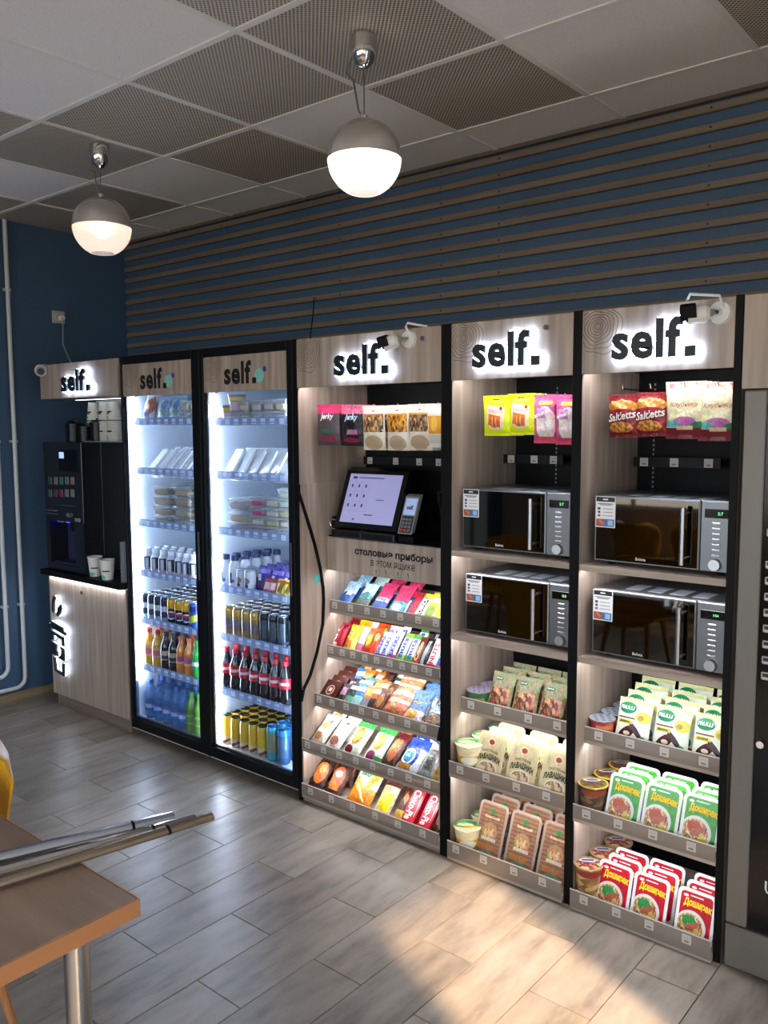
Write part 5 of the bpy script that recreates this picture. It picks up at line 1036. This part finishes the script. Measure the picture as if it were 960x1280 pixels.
T5 = [(393, pk('biscuit_dark', '#3c2420', [('e', .55, .48, .36, .32, '#d8702c'), ('e', .6, .6, .2, .14, '#e8a05c'), ('r', .5, .92, .5, .08, '#4a1c1c')], .095, .16, .04, seed=121), 'dark bag with orange biscuits, leftmost'), (414, pk('biscuit_dark2', '#4a2c26', [('e', .5, .48, .38, .34, '#c8603a'), ('e', .5, .6, .22, .1, '#d8c0b0'), ('r', .5, .25, .3, .1, '#e07a3c')], .095, .16, .04, seed=122), 'dark bag with orange biscuits, second from left'),
      (446, pk('chips_orange', '#e0dcc4', [('r', .5, .22, .5, .24, '#d98320'), ('r', .35, .45, .34, .10, '#e89a30', .6), ('r', .75, .62, .12, .30, '#e0a23c', .4), ('r', .5, .3, .3, .03, '#f4d8a0', .7), ('e', .4, .8, .3, .12, '#c9d8b8')], .135, .17, .045, [('USO', -.012, .135, .05, T_GRN, BW)], 123), 'large white and orange crisp bag'),
      (476, pk('wafer_yellow', '#d9cba8', [('r', .55, .35, .36, .26, '#e0c41c'), ('e', .35, .65, .26, .16, '#c8a06a'), ('r', .5, .9, .5, .08, '#5a2c2c')], .085, .15, .035, seed=124), 'yellow and tan wafer bag'), (498, pk('wafer_choc', '#4a2a1e', [('r', .5, .62, .2, .12, '#b87a4c', .5), ('r', .5, .15, .5, .12, '#c8a03c')], .065, .15, .035, seed=125), 'brown wafer bag beside the red cartons'),
      (511, CHO(1), 'red cake carton, left of two'), (531, CHO(2), 'red cake carton, right of two'), (547, pk('biscuit_bronze', '#4f3a2c', [('e', .5, .5, .3, .3, '#7a5a3c')], .08, .15, .04, seed=126), 'bronze biscuit bag beside the divider')]
for k, (px, p, d) in enumerate(T5):
    lay(4, px, 1000+(px-380)*.36, p, d, 44, off=.034)
    if k < 2 or k > 4: lay(4, px, 1000+(px-380)*.36, p, d+' copy behind', 44, 1, .075, off=.034)

# ------------------------------------------------------------------ fridge contents
RF = -.684                                           # centre line of the front row of drinks
def cells(zi, Z, pys, pxs, protos, names, nrow, pitch, where, group, dy=0, skip=()):
    for k, px in enumerate(pxs):
        x = U(px, pys, y=RF+dy).x
        for r in range(nrow if not isinstance(nrow, (list, tuple)) else nrow[k]):
            if (k, r) in skip: continue
            put(protos[k], (x, RF+dy+pitch*r, Z[zi]-.0025), '%s, %s, %s, %s' % (names[k], ORD[k], ROW[r], where), group, rz=.6+RND.uniform(-.15, .15))
W1 = ['top shelf', 'second shelf', 'third shelf', 'fourth shelf', 'fifth shelf', 'sixth shelf', 'floor']
lf = lambda k: '%s of left fridge' % W1[k]
rf = lambda k: '%s of right fridge' % W1[k]
glo = dict(rough=.22)
PEP = lambda c, n: pmat(n, c, [('r', .5, .32, 1, .33, '#15181f'), ('e', .5, .40, .13, .16, '#e8e6e2'), ('r', .5, .44, .12, .06, '#b3242c'), ('r', .5, .34, .11, .05, '#1c3f8c')], .25, .3)
DKCAN = can_proto('drink_can', .029, .145, pmat('dark_silver_can', '#2a303a', [('r', .5, .28, 1, .3, '#aeb6c0'), ('r', .5, .55, .12, .12, '#d8dce0'), ('e', .5, .35, .12, .12, '#3c4654')], .25, .4))
MGCAN = can_proto('cola_can', .031, .145, PEP('#d9a01c', 'mango_cola_can')); BLCAN = can_proto('drink_can', .031, .145, pmat('blue_lemon_can', '#24488f', [('r', .5, .45, .3, .12, '#b8b83a', .4), ('r', .5, .8, .4, .1, '#16275c')], .25, .3))
p5 = [U(q, 775, y=RF).x for q in (184, 192, 200, 208, 217, 226, 235, 244)]
cells(4, F1Z, 775, [184, 192, 200, 208, 217, 226, 235, 244], [DKCAN]*4+[MGCAN]*3+[BLCAN], ['dark silver can']*4+['mango yellow and black cola can']*3+['blue and lime can'], 5, .066, lf(4), 'cans in the left fridge')
SB = [(0, .001), (.026, 0), (.028, .006), (.028, .088), (.020, .104), (.016, .112), (.016, .118)]
YOG = bottle_proto('yoghurt_drink', SB, mat('yoghurt_white', '#d8dde6', .35), mat('cap_white', '#e8ecf0', .4), pmat('navy_yoghurt_label', '#1a2238', [('r', .5, .5, .05, .4, '#c8ccd6'), ('r', .5, .06, 1, .06, '#c99a9a')], .3), (.022, .092, .0286), .018, .018)
cells(3, F1Z, 712, [186, 195.5, 205, 215, 225, 234, 243], [YOG]*7, ['small yoghurt bottle with navy label']*7, 3, .062, lf(3), 'yoghurt bottles in the left fridge')
PB = [(0, .002), (.026, 0), (.031, .008), (.031, .06), (.029, .085), (.031, .112), (.028, .14), (.018, .165), (.0135, .178), (.0135, .19)]
def pet(n, liq, cap, lab, txt=None, rough=.08): return bottle_proto(n, PB, mat(n+'_liquid', liq, rough, coat=.5), cap, lab, (.062, .112, .0318))
ORJ = pet('juice_bottle', '#d9a22c', mat('cap_red', '#c8362c', .4), pmat('peach_label', '#d8a09a', [('r', .5, .5, .2, .3, '#c8625c')], .4)); COLA = pet('cola_bottle', '#1a0f0c', mat('cap_dark', '#2a2a30', .4), pmat('tan_label', '#b8a48a', [('r', .5, .3, .3, .2, '#1c2430')], .4))
ORS = pet('orange_soda_bottle', '#cf7f22', mat('cap_orange', '#cf5a22', .4), pmat('orange_label', '#d8702c', [('e', .5, .6, .12, .3, '#9a4a8a'), ('r', .5, .2, .3, .1, '#e8b04c')], .4)); GRS = pet('green_soda_bottle', '#1f9a3c', mat('cap_green', '#1f8a3c', .4), pmat('green_label', '#128a3c', [('r', .5, .5, .2, .2, '#d8e8d8')], .4))
cells(5, F1Z, 832, [188, 198, 208.5, 218.5, 228, 238, 248], [ORJ, ORJ, COLA, COLA, ORS, ORS, GRS], ['yellow juice bottle', 'yellow juice bottle', 'dark cola bottle', 'dark cola bottle', 'orange soda bottle', 'orange soda bottle', 'green soda bottle'], 2, .075, lf(5), 'soda bottles in the left fridge')
WB = [(0, .002), (.028, 0), (.034, .010), (.034, .09), (.031, .10), (.034, .11), (.033, .135), (.019, .168), (.014, .18), (.014, .192)]
AQB = clear('blue_water_bottle', '#5f97d2', .5, .08); AQUA = bottle_proto('water_bottle', WB, AQB, mat('cap_blue', '#3a5f9c', .4), pmat('blue_water_label', '#3b62b0', [('r', .5, .5, .16, .22, '#a8bfe4'), ('e', .4, .75, .08, .2, '#b05a6a')], .4), (.045, .092, .0345))
LIME = bottle_proto('lime_soda_bottle', WB, mat('lime_liquid', '#5a8a2c', .1, coat=.5), mat('cap_lime', '#2f8a3a', .4), pmat('lime_label', '#7f9a4a', [('r', .5, .5, .16, .3, '#4a7a34')], .4), (.045, .095, .0345))
cells(6, F1Z, 895, [190, 200.5, 211, 221.5, 231, 240.5, 250], [AQUA]*5+[LIME]*2, ['blue water bottle']*5+['lime green soda bottle']*2, 3, .078, lf(6), 'large bottles in the left fridge')
GOLD = can_proto('drink_can', .0285, .152, pmat('gold_can', '#a88a54', [('r', .5, .25, 1, .25, '#b58c5c'), ('e', .5, .45, .14, .2, '#7c7484'), ('r', .5, .85, 1, .1, '#c8a050')], .22, .5)); BLK = can_proto('drink_can', .0285, .152, pmat('black_can', '#101318', [('r', .5, .5, .10, .3, '#4a5560'), ('r', .5, .15, 1, .06, '#3a4250')], .22, .3))
cells(4, F2Z, 795, [288, 298.5, 309.5, 320.5, 332, 343, 354], [GOLD]*4+[BLK]*3, ['gold can']*4+['black can']*3, 5, .064, rf(4), 'cans in the right fridge')
CK = [(0, .002), (.024, 0), (.031, .010), (.030, .05), (.026, .085), (.031, .115), (.029, .14), (.017, .172), (.0135, .185), (.0135, .195)]
COKE = bottle_proto('cola_bottle', CK, mat('cola_liquid', '#150b09', .08, coat=.6), mat('cap_coke', '#c4202e', .4), pmat('red_cola_label', '#b81c2c', [('r', .5, .5, .14, .14, '#e8d0d0', .1)], .35), (.086, .136, .0318))
cells(5, F2Z, 862, [284, 295.5, 307.5, 320, 332.5, 345, 357], [COKE]*7, ['red capped cola bottle']*7, 2, .072, rf(5), 'cola bottles in the right fridge')
YCAN = can_proto('energy_can', .0265, .152, pmat('yellow_energy_can', '#d8b016', [('r', .5, .14, 1, .15, '#cfc0a0'), ('r', .5, .13, .14, .05, '#7a2c1c', .4)], .3, .1), mat('black_can_top', '#1b1d20', .3, .6)); TCAN = can_proto('energy_can', .0315, .168, pmat('teal_energy_can', '#2f8fa0', [('r', .5, .55, .16, .3, '#8a8a6a'), ('r', .5, .93, 1, .08, '#38a8c8')], .25, .3), mat('blue_can_top', '#5f9ac8', .25, .7)); UCAN = can_proto('energy_can', .0315, .168, pmat('navy_energy_can', '#2a5a86', [('r', .5, .93, 1, .08, '#2f86d8'), ('r', .5, .5, .16, .3, '#4f6f8c')], .25, .3), mat('blue_can_top', '#5f9ac8'))
cells(6, F2Z, 935, [284.5, 295.5, 307, 318, 329], [YCAN]*5, ['yellow energy drink can']*5, 5, .060, rf(6), 'yellow cans in the right fridge', dy=-.002)
cells(6, F2Z, 948, [342, 355.5], [TCAN, UCAN], ['teal energy drink can', 'blue energy drink can'], 4, .068, rf(6), 'blue cans in the right fridge')
# white drinking yoghurts and chocolate on the fourth shelf of the right fridge
WY = bottle_proto('kefir_bottle', [(0, .002), (.028, 0), (.029, .006), (.029, .10), (.024, .125), (.018, .138), (.018, .144)], mat('kefir_white', '#dfe4ea', .35), mat('cap_navy', '#1d2c5c', .4), pmat('kefir_label', '#d6dce4', [('r', .5, .5, .05, .34, '#27304a'), ('e', .42, .3, .04, .12, '#4a5f9c')], .4), (.02, .095, .0296), .0205, .02)
for k, px in enumerate((283, 294)):
    for r in range(5): put(WY, (U(px, 735, y=RF).x+.004*r, RF+.066*r, F2Z[3]-.0025), 'white kefir bottle with navy cap, %s column, %s, %s' % (('left', 'right')[k], ROW[r], rf(3)), 'kefir bottles')
GLS = bottle_proto('milk_drink', [(0, .002), (.026, 0), (.028, .006), (.028, .09), (.028, .096)], mat('milk_drink_white', '#c9d0d8', .3), mat('cap_silver', '#aab2ba', .3, .6), pmat('milk_label', '#c8ccd2', [('e', .5, .55, .12, .2, '#8a6a5c'), ('e', .5, .25, .08, .12, '#2a2c34')], .4), (.01, .088, .0286), .027, .010)
for k, px in enumerate((303, 313)): 
    for r in range(2): put(GLS, (U(px, 735, y=RF).x, RF+.064*r, F2Z[3]-.0025), 'short milk drink, %s one, %s, %s' % (('left', 'right')[k], ROW[r], rf(3)), 'short milk drinks')
PUR = pk('purple_chocolate', '#3d2a86', [('r', .5, .8, .4, .08, '#7a68c0'), ('r', .25, .55, .16, .12, '#d8d4e8'), ('e', .6, .3, .2, .14, '#5a3a2c')], .10, .125, .03, seed=131, name='chocolate_bag', wr=.0025)
for k, px in enumerate((324, 341, 357)):
    for r in range(3): put(PUR, (U(px, 738, y=RF).x, RF+.02+.06*r, F2Z[3]-.001), 'purple chocolate bag, %s, %s, %s' % (ORD[k], ROW[r], rf(3)), 'purple chocolate bags', rx=-.25, rz=RND.uniform(-.15, .15))
RB = bar('small_bar', .05, .085, .03, pmat('red_small_bar', '#8c2c34', [('r', .5, .5, .3, .2, '#c8a0a0')], .3), None, None, 132); YB_ = bar('small_bar', .06, .09, .03, pmat('yellow_small_bar', '#d8c02c', [('r', .5, .5, .2, .3, '#5a4a1c', .4), ('r', .5, .8, .5, .08, '#8a2c24')], .3), None, None, 133)
for k, (p, px, nm) in enumerate(((RB, 331, 'red'), (RB, 338, 'red'), (YB_, 348, 'yellow'), (YB_, 358, 'yellow'))): put(p, (U(px, 740, y=RF-.03).x, RF-.02, F2Z[3]-.001), '%s snack bar in front of purple bags, %s, right fridge' % (nm, ORD[k]), 'small bars in the right fridge', rx=-.5, rz=.3)

CLB = clear('clear_food_box', '#eef4f8', .74, .06); CLL = clear('clear_food_lid', '#f4f8fb', .58, .05)
def lumps(mb, w, d, h, seed, n=26):
    R = random.Random(seed)
    for k in range(n):
        s = R.uniform(.007, .014); x = R.uniform(-w/2+s, w/2-s); y = R.uniform(s, d-s); z = R.uniform(.004, h-s)
        mb.add([(x+s, y, z), (x-s, y, z), (x, y+s, z), (x, y-s, z), (x, y, z+s), (x, y, z-s)], [(0, 2, 4), (2, 1, 4), (1, 3, 4), (3, 0, 4), (2, 0, 5), (1, 2, 5), (3, 1, 5), (0, 3, 5)])
    return mb.box(-w/2, w/2, 0.001, d, .003, h*.78, .006)
def foodbox(name, w, d, h, c, seed, lidcol=CLL):
    vs = []; 
    for z, s in ((0, .86), (h*.82, 1)):
        vs += [(x*w*s/2, d/2+y*d*s/2, z) for x, y in ((-1, -1), (1, -1), (1, 1), (-1, 1))]
    base = MB().add(vs, [(0, 1, 2, 3), (0, 1, 5, 4), (1, 2, 6, 5), (2, 3, 7, 6), (3, 0, 4, 7)]).mesh('box_base', CLB, smooth=0)
    lid = MB().box(-w/2-.003, w/2+.003, -.003, d+.003, h*.82, h*.88, .002).box(-w*.43, w*.43, d*.07, d*.93, h*.88, h, .004).mesh('box_lid', lidcol, smooth=0)
    m = pmat(name+'_filling%d' % seed, ('food', c[0], c[1], c[2], 30), [], .6)
    return Proto(name, 'food box', [('box_base', base), ('box_lid', lid), ('filling', lumps(MB(), w*.82, d*.82, h*.74, seed).mesh('filling', m, smooth=0))])
SAL = [foodbox('salad_box', .135, .12, .052, c, 140+k) for k, c in enumerate((('#8a6a4a', '#b09a74', '#6f7a4a'), ('#a08464', '#c8b48a', '#7a5a44'), ('#9a7a6a', '#c0a890', '#8a8a5a')))]
for k, px in enumerate((196, 222)):
    x = U(px, 650, y=-.72).x+.03
    for r in range(4):
        for q in range(2): put(SAL[(k+r) % 3], (x+q*.004, -.714+.127*q, F1Z[2]-.0025+.0525*r), 'clear salad box, %s stack, %s up, %s, %s' % (('left', 'right')[k], ('lowest', 'second', 'third', 'topmost')[r], ROW[q], lf(2)), 'salad boxes in the left fridge')
x = U(243, 650, y=-.72).x+.045
for r in range(5): put(foodbox('tall_salad_box', .10, .11, .046, ('#9aa08a', '#c8c4a8', '#7a8a5a'), 150), (x, -.712, F1Z[2]-.0025+.0465*r), 'small salad box by the hinge, %s up, %s' % (('lowest', 'second', 'third', 'fourth', 'topmost')[r], lf(2)), 'salad boxes in the left fridge')
# long sandwich packs leaning back
def sand(name, w, h, t, c, seed, lab):
    m = pmat(name+'_print%d' % seed, '#dfe4e6', [('r', .5, .5, .34, .42, ('food', c, '#d8d0c0', '#ece8e0', 14)), ('r', .5, .30, .3, .10, lab), ('r', .5, .72, .26, .05, '#8a94a0')], .3, busy=.4, crinkle=.5)
    P = [('pack', MB().add([(-w/2, 0, 0), (w/2, 0, 0), (w/2, t, 0), (-w/2, t, 0), (-w/2, 0, h), (w/2, 0, h), (w/2, t*.35, h), (-w/2, t*.35, h)], [(0, 1, 2, 3), (4, 5, 6, 7), (0, 1, 5, 4), (1, 2, 6, 5), (2, 3, 7, 6), (3, 0, 4, 7)]).mesh('pack', m, smooth=0)),
         ('film', MB().prism([(-w/2-.004, -.002), (w/2+.004, -.002), (w/2+.004, h+.006), (-w/2-.004, h+.006)], 1, -.003, -.0015).mesh('film', clear('sandwich_film', '#f2f6fa', .7, .05), smooth=0))]
    return Proto(name, 'sandwich', P)
SW = [sand('sandwich_pack', .062, .15, .05, c, 160+k, l) for k, (c, l) in enumerate((('#d8c8a8', '#c8d0da'), ('#e0d8cc', '#b8c4d0'), ('#c8b090', '#d8dce2'), ('#e4e0d8', '#a8bcd0')))]
for k, px in enumerate((186, 196, 206, 216, 226, 236, 245)):
    put(SW[k % 4], (U(px, 588, y=-.71).x, -.708, F1Z[1]-.001), 'long white sandwich pack, %s, %s' % (ORD[k], lf(1)), 'sandwich packs in the left fridge', rx=-.72, rz=-.15)
    put(SW[(k+1) % 4], (U(px, 588, y=-.71).x+.01, -.62, F1Z[1]-.001), 'long white sandwich pack, %s, second row, %s' % (ORD[k], lf(1)), 'sandwich packs in the left fridge', rx=-.62, rz=-.15)
for k, px in enumerate((283, 296, 309, 323, 337, 350)):
    put(SW[(k+2) % 4], (U(px, 592, y=-.71).x, -.708, F2Z[1]-.001), 'white sandwich pack, %s, %s' % (ORD[k], rf(1)), 'sandwich packs in the right fridge', rx=-.55, rz=-.22, sc=(1.25, 1, .95))
    put(SW[k % 4], (U(px, 592, y=-.71).x+.01, -.63, F2Z[1]-.001), 'white sandwich pack, %s, second row, %s' % (ORD[k], rf(1)), 'sandwich packs in the right fridge', rx=-.5, rz=-.1, sc=(1.25, 1, .95))
# top shelves
WR = bag('wrap_bag', 'wrap', .075, .15, .05, pmat('wrap_print', '#dfe4ea', [('e', .7, .6, .3, .36, '#b8704a'), ('r', .4, .2, .3, .12, '#8a94c0')], .3, crinkle=0.4, busy=0.4), [], seed=171)
put(WR, (U(184, 520, y=-.70).x, -.695, F1Z[0]-.001), 'wrap in white film with orange filling, leftmost, top shelf of left fridge', None, rx=-.3, rz=.2)
BLB = bag('salad_bag', 'salad', .10, .145, .05, pmat('blue_salad_print', '#a9c3dc', [('e', .4, .5, .3, .3, '#c8d8e4'), ('e', .6, .6, .2, .2, '#6f9ac0'), ('r', .6, .3, .2, .1, '#8ab89a')], .2, crinkle=0.5, busy=0.4), [], seed=172, wr=.003)
for k, px in enumerate((201, 216)): put(BLB, (U(px, 520, y=-.70).x, -.69, F1Z[0]-.001), 'pale blue salad bag, %s of two, top shelf of left fridge' % ('left', 'right')[k], 'blue salad bags', rx=-.35, rz=.1)
SB2 = foodbox('dessert_box', .075, .09, .055, ('#b8a074', '#d8d0b8', '#9aa87a'), 180)
for k, px in enumerate((230, 243)):
    for r in range(2): put(SB2, (U(px, 520, y=-.71).x, -.712, F1Z[0]-.0025+.0555*r), 'clear dessert box, %s column, %s, top shelf of left fridge' % (('left', 'right')[k], ('lower', 'upper')[r]), 'dessert boxes in the left fridge')
SB3 = [foodbox('dessert_box', .072, .09, .052, c, 181+k) for k, c in enumerate((('#b89a94', '#d8d0c8', '#9a6a5a'), ('#9aa87a', '#d8d0b8', '#c8a83a'), ('#c88a94', '#dcdcd8', '#b0b8a0')))]
for k, px in enumerate((305, 320, 335, 350)):
    for r in range(2): put(SB3[(k+r) % 3], (U(px, 522, y=-.71).x, -.712, F2Z[0]-.0025+.0525*r), 'clear dessert box, %s column, %s, top shelf of right fridge' % (('first', 'second', 'third', 'last')[k], ('lower', 'upper')[r]), 'dessert boxes in the right fridge')
YG = cup_proto('dessert_cup', .032, .044, .085, pmat('dessert_cup_print', '#9a7a94', [('r', .5, .72, 1, .1, '#d8c83a'), ('r', .5, .3, 1, .25, '#c8b0b8')], .35), mat('dessert_lid', '#b09aa8', .4))
for k, px in enumerate((284, 293)): put(YG, (U(px, 522, y=-.69).x+.01, -.68, F2Z[0]-.0025+(.05 if k else 0)), 'lilac dessert cup with yellow band, %s of two, top shelf of right fridge' % ('left', 'right')[k], 'dessert cups', rx=0)
put(SB3[0], (U(293, 522, y=-.71).x+.008, -.712, F2Z[0]-.0025), 'flat dessert box under the right lilac cup, right fridge', 'dessert boxes in the right fridge', sc=(1, 1, .95))
FLAT = [foodbox('pastry_box', .17, .13, .06, ('#6a5a5a', '#9a8a9a', '#8a7a4a'), 190), foodbox('pastry_box', .17, .13, .05, ('#8a7a4a', '#b0a080', '#6a5a4a'), 191)]
for r in range(3): put(FLAT[r % 2], (U(300, 660, y=-.71).x, -.712, F2Z[2]-.0025+(0, .0505, .111)[r] if r < 2 else F2Z[2]+.108), 'wide clear pastry box, %s, %s' % (('lowest', 'middle', 'topmost')[r], rf(2)), 'pastry boxes')
PK_ = [foodbox('beet_salad_box', .096, .10, .045, c, 195+k) for k, c in enumerate((('#a82c5c', '#c84a7a', '#8a2048'), ('#d8d4c8', '#c0b49a', '#9a8a6a'), ('#b8465c', '#c8c0b0', '#8a3a3a'), ('#b0a070', '#d0c090', '#8a8a4a'), ('#9ab08a', '#d0d8c0', '#6a8a5a')))]
for k, (px, n) in enumerate(((322, 4), (340, 4), (357, 5))):
    for r in range(n): put(PK_[(((2, 1, 0, 0), (1, 3, 1, 1), (3, 1, 3, 4, 4))[k])[r]], (U(px, 666, y=-.71).x, -.712, F2Z[2]-.0025+.0455*r), 'small salad box, %s stack, %s from shelf, right fridge' % (('pink', 'pale', 'hinge side')[k], ('lowest', 'second', 'third', 'fourth', 'fifth')[r]), 'salad boxes in the right fridge')
